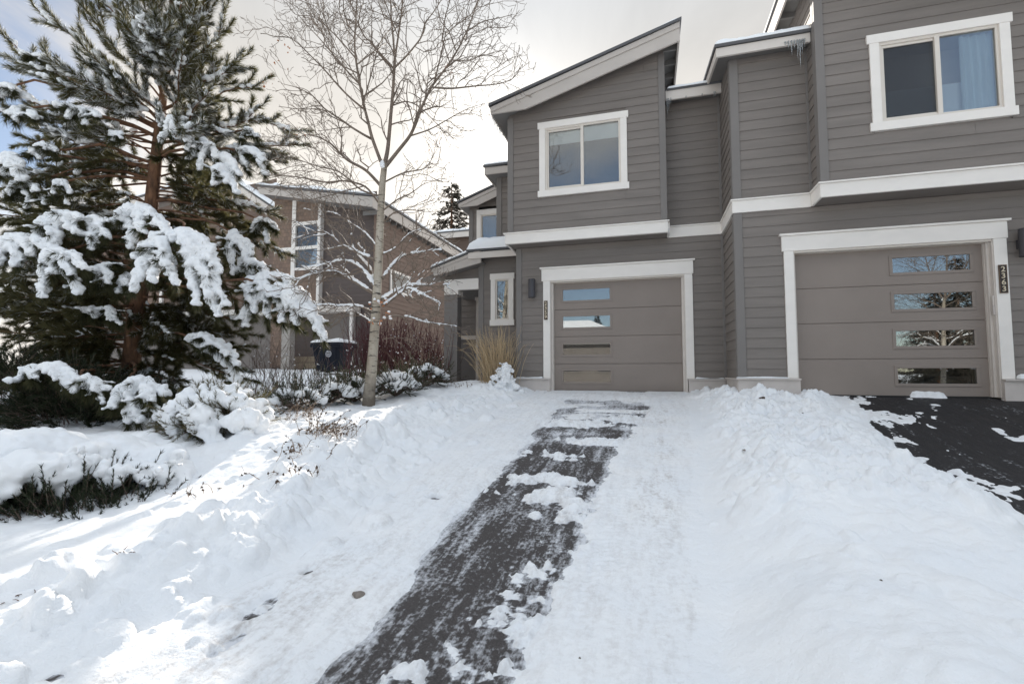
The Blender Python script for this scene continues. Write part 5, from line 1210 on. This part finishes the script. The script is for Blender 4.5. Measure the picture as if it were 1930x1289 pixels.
# leaders
limb([(725, 310), (731, 283), (735, 240), (737, 212), (741, 170), (744, 110)], .036, .022, 3.0)
limb([(744, 112), (741, 70), (737, 33), (736, -20), (738, -80)], .018, .006, 5)
limb([(744, 112), (752, 60), (760, 0), (764, -70)], .018, .006, 5, dz=.3)
limb([(718, 305), (701, 260), (694, 230), (688, 208), (678, 160), (670, 110), (668, 81), (673, 0), (676, -60)], .029, .007, 4.5, dz=-.5)
limb([(727, 314), (750, 285), (773, 257), (785, 230), (792, 208), (813, 163), (832, 140), (851, 114), (868, 85), (880, 59), (893, 25), (905, -10)], .029, .007, 4.5, dz=.5)
limb([(742, 130), (715, 100), (700, 80), (688, 72), (675, 46), (662, 10), (650, -30)], .017, .005, 5.5, dz=.4)
limb([(744, 128), (765, 108), (795, 72), (800, 45), (820, 20), (838, -10)], .017, .005, 5.5, dz=-.4)
limb([(813, 165), (850, 168), (900, 162), (935, 160), (968, 150), (985, 122)], .016, .003, 5, dz=.2)
limb([(775, 256), (810, 245), (845, 225), (880, 205), (915, 195)], .013, .003, 5.5, dz=.5)
limb([(851, 114), (890, 115), (920, 95), (935, 60)], .010, .003, 5.5)
limb([(880, 60), (910, 40), (940, 35), (965, 28)], .010, .003, 5.5)
limb([(719, 352), (690, 320), (655, 303), (640, 288), (623, 270), (600, 258), (577, 254), (555, 262)], .026, .004, 5.5, dz=-.4)
limb([(700, 262), (685, 254), (662, 240), (642, 225), (610, 205), (590, 180), (560, 165), (530, 158)], .020, .003, 5.5, dz=-.7)
limb([(688, 208), (660, 185), (640, 165), (610, 130), (590, 110), (560, 80), (535, 65), (500, 50)], .016, .003, 5.5, dz=-.5)
limb([(678, 160), (650, 130), (625, 100), (600, 70), (570, 40), (550, 10)], .014, .003, 5.5, dz=.4)
limb([(670, 110), (640, 75), (615, 50), (590, 30), (555, 30), (540, 5)], .012, .003, 5.5, dz=.2)
limb([(716, 385), (690, 350), (650, 340), (610, 345), (570, 335), (530, 330), (500, 338)], .018, .003, 5.5, dz=-.6)
limb([(717, 370), (680, 360), (640, 322), (600, 315), (560, 300), (520, 290)], .016, .003, 5.5, dz=.5)
limb([(722, 345), (760, 325), (800, 320), (815, 300), (822, 270)], .014, .003, 5.5, dz=.4)
limb([(718, 400), (750, 375), (775, 365), (800, 345), (830, 340)], .014, .003, 5.5, dz=-.4)
limb([(738, 200), (765, 190), (790, 200), (830, 240), (845, 270)], .012, .003, 5.5, dz=.4)
limb([(716, 430), (740, 400), (770, 395), (810, 400), (850, 395)], .013, .003, 5.5, dz=.5)
# snowy lower limbs
limb([(708, 545), (690, 515), (669, 496), (640, 490), (609, 500), (575, 505)], .026, .006, 9, .020, dz=-.4, upb=.05)
limb([(706, 540), (700, 510), (683, 489), (665, 470)], .022, .008, 5, .018, dz=.3)
limb([(702, 552), (675, 535), (646, 518), (630, 510), (602, 515), (580, 520), (560, 528), (538, 526)], .027, .006, 9, .022, dz=-.7, upb=.05)
limb([(717, 495), (700, 487), (683, 481), (660, 470), (639, 459), (620, 440), (600, 436), (555, 450)], .022, .005, 9, .022, dz=-.3, upb=.1)
limb([(699, 587), (685, 580), (669, 576), (640, 577), (609, 574), (585, 578), (560, 590)], .019, .005, 9, .018, dz=-.5, upb=.0)
limb([(717, 566), (745, 550), (769, 537), (800, 538), (820, 540), (846, 536)], .026, .006, 9, .020, dz=.4, upb=.05)
limb([(721, 578), (745, 560), (769, 541), (795, 555), (812, 563), (830, 572)], .020, .005, 9, .019, dz=-.4, upb=.0)
limb([(721, 526), (735, 505), (754, 485), (770, 479), (788, 477), (810, 472), (832, 471)], .022, .005, 9, .019, dz=.5, upb=.1)
limb([(722, 602), (743, 594), (775, 598), (800, 608), (832, 611), (860, 615)], .016, .004, 9, .014, dz=.2, upb=-.05)
limb([(705, 610), (690, 600), (665, 585), (640, 590), (610, 610)], .012, .003, 9, .010, dz=.5, upb=-.1)
limb([(720, 480), (745, 470), (770, 440), (800, 430), (830, 445)], .014, .004, 9, .012, dz=-.3)
limb([(715, 470), (690, 440), (660, 420), (630, 400), (600, 400), (560, 390)], .014, .003, 9, .010, dz=.3)
limb([(720, 640), (745, 635), (780, 640), (800, 655)], .007, .002, 5, 0, dz=-.2, upb=-.1)
bsnow.ball(B(724, 312)+np.array([-.01, -.03, 0]), (.045, .04, .07), 2)
for k in range(26): 
    c = B(712+R.uniform(-16, 28), 585+R.uniform(-22, 32), 7.36+R.uniform(-.1, .1)); s = rvec()*.03; u = rvec()*.022
    leafm.add([c-s, c+u, c+s, c-u], np.array([[0, 1, 2, 3]]))
    if k % 2: bsnow.ball(c+np.array([0, 0, .02]), (.03, .03, .022), 1)
for k in range(46):
    x, y = R.choice([(845, 135), (540, 85), (525, 120), (500, 145), (560, 250), (590, 257), (820, 280), (500, 160)]); c = B(x+R.gauss(0, 9), y+R.gauss(0, 7), 7.4); s = rvec()*.02; u = rvec()*.016
    leafm.add([c-s, c+u, c+s, c-u], np.array([[0, 1, 2, 3]]))
limbm.build('limb', M_BIRCH2 if 'M_BIRCH2' in globals() else M_BTWIG, birch, smooth=True)
twig.build('twigs', M_BTWIG, birch)
leafm.build('leaves', M_LEAF, birch)
remesh(bsnow, 'snow_load', M_SNOW, .012, birch, .008, 25.0, smooth_it=1)

copy_tree(birch, (14.0, -10.5, -.7), 'bare birch across the street, seen only mirrored in the wide upper window')
# ------------------------------------------------------------------ spruces
def spruce(base, H, W_, label, group=None, name='spruce_tree', seed=1):
    t = empty(name, tuple(base), label, 'tree', group); rs = random.Random(seed); b = np.asarray(base, float)
    MB().tube([b, b+[0, 0, H*.5], b+[0, 0, H*.98]], [H*.022, H*.014, .02], 8).build('trunk', M_PBARK, t)
    m = MB(); z = H*.12
    while z < H*.985:
        f = 1-z/H; L = W_*(f**.85)*rs.uniform(.85, 1.1)+.12; nb = int(7+9*f)
        for k in range(nb):
            a = rs.random()*6.28; dirv = np.array([math.cos(a), math.sin(a), 0]); l = L*rs.uniform(.7, 1.1); p0 = b+[0, 0, z]; p1 = p0+dirv*l+[0, 0, -l*.28+rs.uniform(-.1, .1)]
            P = curve(p0, p1, 5, -.06); P[-1, 2] += l*.08; m.tube(P, np.linspace(.03, .008, 5), 3)
            for q in range(max(3, int(l*5))):
                tt = .2+.8*(q+rs.random())/max(3, int(l*5)); c = P[0]+(P[-1]-P[0])*tt; c[2] = np.interp(tt*4, range(5), P[:, 2])
                e = c+dirv*.20*rs.uniform(.5, 1.3)+np.array([-dirv[1], dirv[0], 0])*rs.uniform(-.4, .4)+[0, 0, rs.uniform(-.28, .02)]
                needles(m, c, e, 22, .17, .05, (30, 70), (0, 1))
        z += H*.022*rs.uniform(.8, 1.2)
    m.build('foliage', M_SPR, t, att='tone'); return t
sp = spruce(PD(849, 690, 34)+np.array([0, 0, -.5]), 14.2, 5.2, 'hazy spruce standing behind the houses left of the gabled bay', seed=5)
for k, (x, y, s) in enumerate([(-6.0, -42, .62), (21, -27, .62), (14.5, -24, .5), (25, -32, .8), (18, -34, .8)]):
    c = copy_tree(sp, Vector((x, y, -1.5))-sp.location, 'conifer across the street, seen only as a reflection in the garage panes', 'conifers across the street'); c.scale = (s, s, s)

# ------------------------------------------------------------------ foreground juniper and small plants
def dome(name, center, rx, ry, rz, label, cat='shrub', n=220, mat=None, ln=.03, sl=.16, lo=-.2, tone=(0, 1), hgt=(0, 1), org=None, nn=34, wd=.006):
    c = np.asarray(center, float); t = empty(name, tuple(c if org is None else org), label, cat); m = MB(); st_ = MB()
    for k in range(n):
        a = NR.rand()*6.28; ph = NR.uniform(lo, 1); rr = math.sqrt(max(0, 1-ph*ph)); q = .55+.45*NR.rand()
        d = np.array([rr*math.cos(a)*rx, rr*math.sin(a)*ry, ph*rz]); p = c+d*q; nrm = d/np.array([rx*rx, ry*ry, rz*rz]); nrm /= np.linalg.norm(nrm)+1e-9
        e = p+(nrm*.8+rvec()*.6+np.array([0, 0, .15]))*sl*NR.uniform(.5, 1.2)
        st_.tube([p-nrm*.05, e], [.004, .002], 3); needles(m, p, e, nn, ln, wd, (20, 65), tone)
    for k in range(12):
        a = NR.rand()*6.28; st_.tube(curve(c-np.array([0, 0, rz*.3]), c+np.array([math.cos(a)*rx*.8, math.sin(a)*ry*.8, rz*.2]), 5, .1, .1), np.linspace(.016, .005, 5), 4)
    m.build('foliage', mat or M_JUN, t, att='tone'); st_.build('stems', M_TWB, t); return t
# big juniper in the left foreground, thick snow on top
jc = PD(110, 930, 4.3); jc[2] = -1.24
jun = dome('juniper_shrub', jc, 1.25, .66, .30, 'low dark juniper under a thick white snow cap in the left foreground', n=1700, ln=.04, sl=.20, lo=-.45, tone=(0, .5), nn=50, wd=.007)
sm = MB()
for (x, y, d, r, z) in [(-60, 850, 4.3, .42, .17), (30, 850, 4.3, .42, .19), (100, 848, 4.45, .34, .16), (60, 880, 4.0, .28, .13), (0, 895, 3.85, .28, .12), (165, 862, 4.5, .32, .15), (215, 850, 4.75, .30, .14), (260, 862, 4.75, .28, .15),
    (305, 868, 4.65, .23, .14), (335, 890, 4.45, .17, .12), (345, 915, 4.3, .10, .12), (355, 940, 4.25, .06, .10), (130, 880, 4.2, .22, .11), (180, 885, 4.25, .20, .09), (240, 885, 4.4, .22, .09), (285, 890, 4.4, .16, .08), (90, 905, 3.95, .12, .10), (135, 900, 4.05, .11, .09),
    (150, 842, 5.0, .3, .12), (250, 838, 5.2, .35, .12), (330, 842, 5.3, .32, .10), (60, 832, 5.0, .4, .12), (-90, 900, 3.8, .3, .15), (310, 905, 4.3, .09, .07), (210, 905, 4.15, .09, .06), (20, 925, 3.75, .10, .07), (-10, 940, 3.7, .08, .06), (160, 950, 4.0, .07, .05), (120, 925, 4.0, .06, .06)]:
    c = PD(x, y, d); sm.ball(c, (r, r*.85, z), 3)
for k in range(170):                         # ragged tufts of snow hanging at the rim
    x = R.uniform(-40, 350); y = 880+20*math.sin(x*.03)+R.uniform(-14, 26); c = PD(x, y, 4.1+R.uniform(-.15, .25)+.0006*x); r = R.uniform(.022, .06); sm.ball(c, (r, r, r*R.uniform(.6, 1.3)), 1)
remesh(sm, 'snow_load', M_SNOW, .017, jun, .034, 7.0)
# dark evergreen mass under and left of the pine
for k, (x, y, d, rx, rz, lab) in enumerate([(20, 790, 7.0, .95, 1.05, 'dark evergreen shrub below the pine farthest from its trunk'), (130, 800, 6.7, .85, .8, 'dark evergreen shrub below the pine in front of its trunk'), (255, 800, 7.2, .7, .5, 'dark evergreen shrub under the pine behind the snowy mounded shrub')]):
    c = PD(x, y, d); c[2] = -.75; dome('evergreen_shrub', c, rx, rx*.7, rz, lab, n=900, ln=.055, sl=.24, tone=(0, .45), nn=46, wd=.009)
# mounded mugo pine with a hood of snow
mc = PD(410, 800, 5.7); mug = dome('mugo_pine', mc, .56, .45, .36, 'rounded dwarf pine hooded with snow beside the foreground juniper', n=520, ln=.065, sl=.22, lo=-.5, tone=(.1, 1), mat=M_NEED)
sm = MB()
for k in range(190):
    a = R.uniform(0, 6.28); ph = R.uniform(.0, 1); rr = math.sqrt(1-ph*ph); dd = np.array([rr*math.cos(a)*.56, rr*math.sin(a)*.45, ph*.40]); r = R.uniform(.06, .12)
    if ph < .12 and R.random() < .5: continue
    sm.ball(mc+dd*.96+np.array([0, 0, .03]), (r, r, r*.75), 2)
for (x, y, z) in [(330, 800, 5.4), (335, 830, 5.35), (352, 760, 5.5), (395, 815, 5.2), (405, 835, 5.2), (375, 800, 5.25), (440, 795, 5.25), (470, 790, 5.35), (490, 800, 5.45), (495, 825, 5.45), (480, 845, 5.4), (460, 830, 5.3), (385, 785, 5.25)]:
    c = PD(x, y, z); sm.ball(c, (.11, .10, .12), 2)
remesh(sm, 'snow_load', M_SNOW, .015, mug, .045, 10.0)
# evergreen (yew-like) bush under the birch, snow on top
for (x, y, d, rx, rz, lab, nb) in [(668, 768, 7.9, .34, .26, 'small dark evergreen bush left of the birch base', 70), (745, 742, 8.3, .42, .28, 'green evergreen bush with snow right of the birch trunk', 90), (620, 775, 7.6, .45, .2, 'low snow buried bush left of the birch', 60), (560, 800, 7.0, .45, .18, 'low snow buried bush beside the snow hooded dwarf pine', 50), (800, 728, 9.2, .45, .26, 'low snow dusted bush in front of the red stemmed shrubs', 60)]:
    c = PD(x, y, d); c[2] = ground_z(c[0], c[1])+.08; o = dome('evergreen_bush', c, rx, rx*.8, rz, lab, n=nb*3, ln=.035, sl=.27, lo=-.1, tone=(.1, .9), nn=46, wd=.008)
    sm = MB()
    for k in range(nb):
        a = R.uniform(0, 6.28); ph = R.uniform(.3, 1); rr = math.sqrt(1-ph*ph); r = R.uniform(.03, .095); sm.ball(c+np.array([rr*math.cos(a)*rx*.95, rr*math.sin(a)*rx*.75, ph*rz*1.12]), (r, r, r*.7), 2)
    remesh(sm, 'snow_load', M_SNOW, .018, o, .035, 11.0)
# stemmed shrubs
def stems(name, x, y, d, n, hmin, hmax, spreadx, lean, mat, label, cat, sn=.3, rr=.006, sub=2, group=None, sr=.013):
    c = PD(x, y, d); gz_ = ground_z(c[0], c[1]) if abs(c[0]) < 16 and c[1] < 19 else c[2]; c[2] = gz_-.02
    t = empty(name, tuple(c), label, cat, group); m = MB(); s_ = MB()
    for k in range(n):
        b = c+np.array([R.gauss(0, spreadx*.45), R.gauss(0, spreadx*.3), 0]); h = R.uniform(hmin, hmax); dv = np.array([R.gauss(0, lean), R.gauss(0, lean), 1.0]); e = b+dv*h
        P = curve(b, e, 6, R.uniform(-.03, .03), .04); m.tube(P, np.linspace(rr, rr*.4, 6), 4, cap=False)
        for q in range(sub):
            i = R.randrange(2, 5); f = P[i]+np.array([R.gauss(0, .5), R.gauss(0, .5), .8])*h*R.uniform(.12, .32); m.tube(curve(P[i], f, 4, 0, .05), np.linspace(rr*.55, rr*.3, 4), 3, cap=False)
            if R.random() < sn: r = sr*R.uniform(.6, 1.5); s_.ball(P[i]+(f-P[i])*.5, (r, r, r*.8), 1)
    m.build('stems', mat, t)
    if s_.n: s_.build('snow_load', M_SNOW, t, smooth=True)
    return t
stems('dogwood_shrub', 688, 706, 12.0, 110, .8, 1.75, .7, .16, M_TWR, 'red stemmed shrub beside the trash bin', 'shrub', .12, .009)
stems('dogwood_shrub', 745, 704, 11.5, 150, .7, 1.7, .85, .16, M_TWR, 'widest red stemmed shrub, between birch trunk and porch', 'shrub', .14, .009)
stems('dogwood_shrub', 800, 706, 11.0, 140, .5, 1.5, .6, .18, M_TWR, 'dark red stemmed shrub close to the porch post', 'shrub', .16)
stems('dogwood_shrub', 652, 715, 11.0, 22, .3, .8, .5, .3, M_TWR, 'short red stemmed shrub in front of the trash bin', 'shrub', .2)
stems('bare_shrub', 500, 735, 9.5, 46, .7, 1.35, .7, .32, M_TWB, 'bare brown twiggy shrub at the right side of the pine', 'shrub', .05, .006, 3)
stems('bare_shrub', 548, 735, 9.0, 44, .4, 1.1, .7, .32, M_TWB, 'bare brown twiggy shrub in front of the weathered post', 'shrub', .15, .005, 3)
stems('bare_shrub', 600, 738, 9.5, 50, .15, .45, .8, .35, M_TWB, 'low bare twiggy shrub with snow below the trash bin', 'shrub', .4, .004, 3)
stems('bare_shrub', 785, 722, 9.6, 60, .3, .75, .5, .5, M_TWT, 'tan arching twigs in front of the dark red shrub', 'shrub', .35, .004, 2)
def perennial(x, y, d, n, h, lean, label):
    c = PG(x, y); c[2] = ground_z(c[0], c[1]); t = empty('dried_perennial', tuple(c), label, 'plant'); m = MB(); lf = MB()
    for k in range(n):
        b = c+np.array([R.gauss(0, .14), R.gauss(0, .12), -.02]); dv = np.array([R.gauss(lean[0], .5), R.gauss(lean[1], .4), R.uniform(.25, .9)]); e = b+dv*h*R.uniform(.5, 1.1)
        P = curve(b, e, 7, .12, .08); m.tube(P, np.linspace(.0035, .0015, 7), 3, cap=False)
        for q in range(5):
            i = R.randrange(2, 7); p = P[i]; s = rvec()*.016; u = rvec()*.010; lf.add([p-s, p+u, p+s, p-u], np.array([[0, 1, 2, 3]]))
            if R.random() < .5: m.tube([p, p+rvec()*.07], [.0016, .001], 3, cap=False)
    m.build('stems', M_TWT, t); [split_obj(lf.build('seed_head', M_CHIP, t))]; return t
perennial(600, 868, 0, 46, .34, (.35, 0), 'tan dried stalks arching over the snow bank right of the dwarf pine')
perennial(632, 872, 0, 22, .26, (.6, 0), 'dried stalks at the right tip of the arching clump')
perennial(560, 905, 0, 22, .26, (.2, -.2), 'reddish dried stalk lying down the snow bank')
perennial(540, 950, 0, 12, .18, (.1, -.5), 'short dried sprig low on the snow bank')
perennial(565, 830, 0, 30, .34, (0, .2), 'tan dried stems standing behind the snow bank')
perennial(875, 747, 0, 12, .16, (0, 0), 'small dried tuft poking from snow left of the driveway')
perennial(372, 968, 0, 9, .12, (0, 0), 'dark sprig poking from the snow right of the juniper')
# ornamental grass by the entry
gc = PD(938, 735, 9.2); gc[2] = ground_z(gc[0], gc[1]); og = empty('ornamental_grass', tuple(gc), 'tall tan ornamental grass clump left of the garage with snow at its base', 'grass')
m = MB()
for k in range(430):
    b = gc+np.array([R.gauss(0, .13), R.gauss(0, .10), 0]); h = R.uniform(.35, 1.18); lx = R.gauss(-.10, .22); e = b+np.array([lx*h*1.25, R.gauss(0, .2)*h, h*(1-.25*abs(lx))])
    P = curve(b, e, 6, .05+.10*abs(lx), .03); P[-1, 2] -= abs(lx)*.15*h; w = np.linspace(.005, .0018, 6); m.tube(P, w, 3, np.repeat(R.random(), 18), cap=False)
    if R.random() < .22: needles(m, P[-2], P[-1], 14, .03, .004, (15, 45), (.4, 1))
m.build('blades', M_GRASS, og, att='tone')
sm = MB()
for k in range(260):
    t = R.random()**1.5; r = R.uniform(.025, .055)*(1.1-.5*t); c = PD(948+R.gauss(0, 14)*(1.05-.7*t)+2*math.sin(t*9), 742-58*t, 8.9+R.uniform(-.10, .10)*(1-.5*t)); sm.ball(c, (r, r, r*1.1), 1)
remesh(sm, 'snow_load', M_SNOW, .017, og, .05, 14.0, smooth_it=1)

# ------------------------------------------------------------------ small things on the snow
def pebble(p, r, mat, name, label, cat, seed, flat=.7):
    rs = np.random.RandomState(seed); q = rs.randn(11, 3); q /= np.linalg.norm(q, axis=1)[:, None]; q *= rs.uniform(.7, 1.15, 11)[:, None]
    bm = bmesh.new()
    for w in q*np.array([1, .75, flat])*r: bm.verts.new(w)
    bmesh.ops.convex_hull(bm, input=bm.verts); bmesh.ops.bevel(bm, geom=list(bm.edges), offset=r*.05, segments=1, affect='EDGES')
    bm.verts.index_update(); m = MB(); m.add([np.array(w.co)+np.asarray(p) for w in bm.verts], [tuple(w.index for w in fc.verts) for fc in bm.faces]); bm.free()
    return tag(m.build(name, mat, origin=p), label, cat)
def onsnow(px, py, up=.0):
    d = ray(px, py); d = d/d[1]
    for t in np.linspace(1.2, 9.0, 1600):
        q = d*t
        if q[2] < ground_z(q[0], q[1]): break
    q[2] = ground_z(q[0], q[1])+up; return q
pebble(onsnow(676, 1123, .012), .046, M_STONE, 'rock', 'brown grey angular rock on packed snow left of the bare strip', 'rock', 3, .75)
pebble(onsnow(1437, 751, .0), .05, M_CHIP, 'clod', 'dark brown clod on the snow mound between the garages', 'clod', 4, .6)
pebble(onsnow(1401, 851, .0), .026, M_STONE, 'rock', 'small grey stone on the left flank of the snow mound', 'rock', 6)
pebble(onsnow(1660, 1094, .0), .010, M_CHIP, 'clod', 'tiny dark clod at the rim of the smooth drift', 'clod', 7)
pebble(onsnow(1512, 779, .0), .016, M_CHIP, 'clod', 'small dark crumb on the mound below the right door trim', 'clod', 8)
pebble(onsnow(1093, 1241, .0), .008, M_CHIP, 'clod', 'dark crumb on the packed snow right of the bare strip', 'clod', 9)
def twiglet(px, py, n, L, label):
    c = onsnow(px, py, .004); t = MB()
    for k in range(n):
        a = R.random()*6.28; p = c+np.array([R.gauss(0, .03), R.gauss(0, .03), 0]); t.tube(curve(p, p+np.array([math.cos(a), math.sin(a)*.5, R.uniform(0, .3)])*L*R.uniform(.4, 1), 5, .1, .1), np.linspace(.003, .0015, 5), 3)
    return tag(t.build('twig', M_TWB, origin=c), label, 'twig')
twiglet(232, 1046, 6, .07, 'thin broken twigs on the sunlit snow bank at lower left')
twiglet(30, 1130, 5, .06, 'brown twig ends in the snow at the left edge')

# ------------------------------------------------------------------ sky, sun and view
SUN_EL, SUN_AZ = rad(24.6), math.atan2(-.285, .958)          # azimuth measured from +Y towards +X
sdir = np.array([math.sin(SUN_AZ)*math.cos(SUN_EL), math.cos(SUN_AZ)*math.cos(SUN_EL), math.sin(SUN_EL)])
wd_ = bpy.data.worlds.new('World'); scn.world = wd_; wd_.use_nodes = True; nt = wd_.node_tree
bg = nt.nodes['Background']
sky = nt.nodes.new('ShaderNodeTexSky'); sky.sky_type = 'NISHITA'; sky.sun_disc = False; sky.sun_elevation = SUN_EL; sky.sun_rotation = SUN_AZ; sky.altitude = 1100; sky.air_density = 1.0; sky.dust_density = .6; sky.ozone_density = 1.4
tc = nt.nodes.new('ShaderNodeTexCoord'); sep = nt.nodes.new('ShaderNodeSeparateXYZ'); nt.links.new(tc.outputs['Generated'], sep.inputs[0])
def mth(op, a, b=None, c=None):
    n = nt.nodes.new('ShaderNodeMath'); n.operation = op
    for k, v in enumerate((a, b, c)):
        if v is None: continue
        if isinstance(v, (int, float)): n.inputs[k].default_value = v
        else: nt.links.new(v, n.inputs[k])
    return n.outputs[0]
def zmap(z0, z1, v0, v1):
    n = nt.nodes.new('ShaderNodeMapRange'); n.interpolation_type = 'SMOOTHSTEP'
    for k, v in enumerate((z0, z1, v0, v1)): n.inputs[k+1].default_value = v
    nt.links.new(sep.outputs[2], n.inputs[0]); return n.outputs[0]
zz = mth('ADD', mth('MAXIMUM', sep.outputs[2], 0.0), .22)
cx = mth('DIVIDE', sep.outputs[0], zz); cy = mth('DIVIDE', sep.outputs[1], zz)
cmb = nt.nodes.new('ShaderNodeCombineXYZ'); nt.links.new(cx, cmb.inputs[0]); nt.links.new(cy, cmb.inputs[1])
nz = nt.nodes.new('ShaderNodeTexNoise'); nz.inputs['Scale'].default_value = .9; nz.inputs['Detail'].default_value = 8; nz.inputs['Roughness'].default_value = .6; nz.inputs['Distortion'].default_value = .5
mpw = nt.nodes.new('ShaderNodeMapping'); mpw.inputs['Location'].default_value = (3.1, 1.7, .4); mpw.inputs['Rotation'].default_value = (0, 0, .7); mpw.inputs['Scale'].default_value = (1.6, .8, 1); nt.links.new(cmb.outputs[0], mpw.inputs[0]); nt.links.new(mpw.outputs[0], nz.inputs['Vector'])
dt = nt.nodes.new('ShaderNodeVectorMath'); dt.operation = 'DOT_PRODUCT'; nt.links.new(tc.outputs['Generated'], dt.inputs[0]); dt.inputs[1].default_value = tuple(sdir)
dpos = mth('MAXIMUM', dt.outputs['Value'], 0.0)
dgap = nt.nodes.new('ShaderNodeVectorMath'); dgap.operation = 'DOT_PRODUCT'; nt.links.new(tc.outputs['Generated'], dgap.inputs[0]); dgap.inputs[1].default_value = (-.80, .36, .48)
# thin cloud, thickening towards the sun's side of the sky
cov = mth('ADD', mth('MULTIPLY', nz.outputs['Fac'], 1.5), mth('ADD', mth('MULTIPLY', dt.outputs['Value'], .62), mth('MULTIPLY', mth('POWER', mth('MAXIMUM', dgap.outputs['Value'], 0.0), 20.0), -.95)))
cf = nt.nodes.new('ShaderNodeMapRange'); cf.interpolation_type = 'SMOOTHSTEP'; cf.inputs[3].default_value = .2; cf.inputs[1].default_value = .42; cf.inputs[2].default_value = .90
up_ = nt.nodes.new('ShaderNodeMapRange'); up_.interpolation_type = 'SMOOTHSTEP'; up_.inputs[1].default_value = .28; up_.inputs[2].default_value = .55; up_.inputs[3].default_value = -.06; up_.inputs[4].default_value = .34; nt.links.new(sep.outputs[2], up_.inputs[0])
nt.links.new(mth('ADD', cov, up_.outputs[0]), cf.inputs[0])
nz2 = nt.nodes.new('ShaderNodeTexNoise'); nz2.inputs['Scale'].default_value = 1.6; nz2.inputs['Detail'].default_value = 7; nz2.inputs['Roughness'].default_value = .58; nz2.inputs['Distortion'].default_value = .7; nt.links.new(mpw.outputs[0], nz2.inputs['Vector'])
glow = mth('ADD', mth('MULTIPLY', mth('POWER', dpos, 90.0), .6), mth('MULTIPLY', mth('POWER', dpos, 14.0), .07))
shade = nt.nodes.new('ShaderNodeMapRange'); shade.inputs[1].default_value = .32; shade.inputs[2].default_value = .68; shade.inputs[3].default_value = .76; shade.inputs[4].default_value = .93; nt.links.new(nz2.outputs['Fac'], shade.inputs[0])
hi = mth('ADD', zmap(.22, .62, .84, .58), zmap(.62, .85, 0.0, .48))
cl = mth('ADD', mth('MULTIPLY', shade.outputs[0], hi), glow)
ccol = nt.nodes.new('ShaderNodeMix'); ccol.data_type = 'RGBA'; ccol.inputs[0].default_value = 1; ccol.blend_type = 'MULTIPLY'
wz = nt.nodes.new('ShaderNodeMix'); wz.data_type = 'RGBA'; wz.inputs[6].default_value = (1.0, .95, .88, 1); wz.inputs[7].default_value = (.84, .94, 1.06, 1)
nt.links.new(zmap(.42, .88, 0.0, 1.0), wz.inputs[0]); nt.links.new(wz.outputs[2], ccol.inputs[7])
cv = nt.nodes.new('ShaderNodeCombineColor'); [nt.links.new(cl, cv.inputs[k]) for k in range(3)]; nt.links.new(cv.outputs[0], ccol.inputs[6])
skm = nt.nodes.new('ShaderNodeVectorMath'); skm.operation = 'SCALE'; nt.links.new(sky.outputs[0], skm.inputs[0]); SKY_STR = .10; skm.inputs['Scale'].default_value = 1.0
cls = nt.nodes.new('ShaderNodeVectorMath'); cls.operation = 'SCALE'; nt.links.new(ccol.outputs[2], cls.inputs[0]); cls.inputs['Scale'].default_value = 1.0/SKY_STR
mx = nt.nodes.new('ShaderNodeMix'); mx.data_type = 'RGBA'; nt.links.new(cf.outputs[0], mx.inputs[0]); nt.links.new(skm.outputs[0], mx.inputs[6]); nt.links.new(cls.outputs[0], mx.inputs[7])
nt.links.new(mx.outputs[2], bg.inputs['Color']); bg.inputs['Strength'].default_value = SKY_STR
sl = bpy.data.lights.new('sun', 'SUN'); sl.energy = 5.0; sl.angle = rad(.9); sl.color = (1.0, .93, .84)
so_ = bpy.data.objects.new('sun', sl); COL.objects.link(so_); so_.rotation_euler = Vector(sdir).to_track_quat('Z', 'Y').to_euler(); so_.location = (-10, 30, 20)
scn.view_settings.view_transform = 'Standard'; scn.view_settings.look = 'None'; scn.view_settings.exposure = .65; scn.view_settings.gamma = 1; scn.view_settings.use_curve_mapping = False
scn.cycles.max_bounces = 8; scn.cycles.transparent_max_bounces = 12; scn.cycles.caustics_reflective = False; scn.cycles.caustics_refractive = False; scn.cycles.sample_clamp_indirect = 4.0
scn.cycles.use_denoising = True

for o in [o for o in list(COL.objects) if o.type == 'MESH' and o.parent and not o.children]:
    b = o.name.split('.')[0]
    if b in ('corner_board', 'entry_corner_board', 'door_jamb', 'foundation', 'eave_board', 'trim', 'shingle_panel', 'wall_board', 'low_board_wall', 'side_window_pane'): split_obj(o)
    elif b == 'snow_load' and o.parent.name.split('.')[0] in ('pine_tree', 'birch_tree', 'juniper_shrub', 'mugo_pine', 'evergreen_bush', 'ornamental_grass'): split_obj(o, 40, 60)
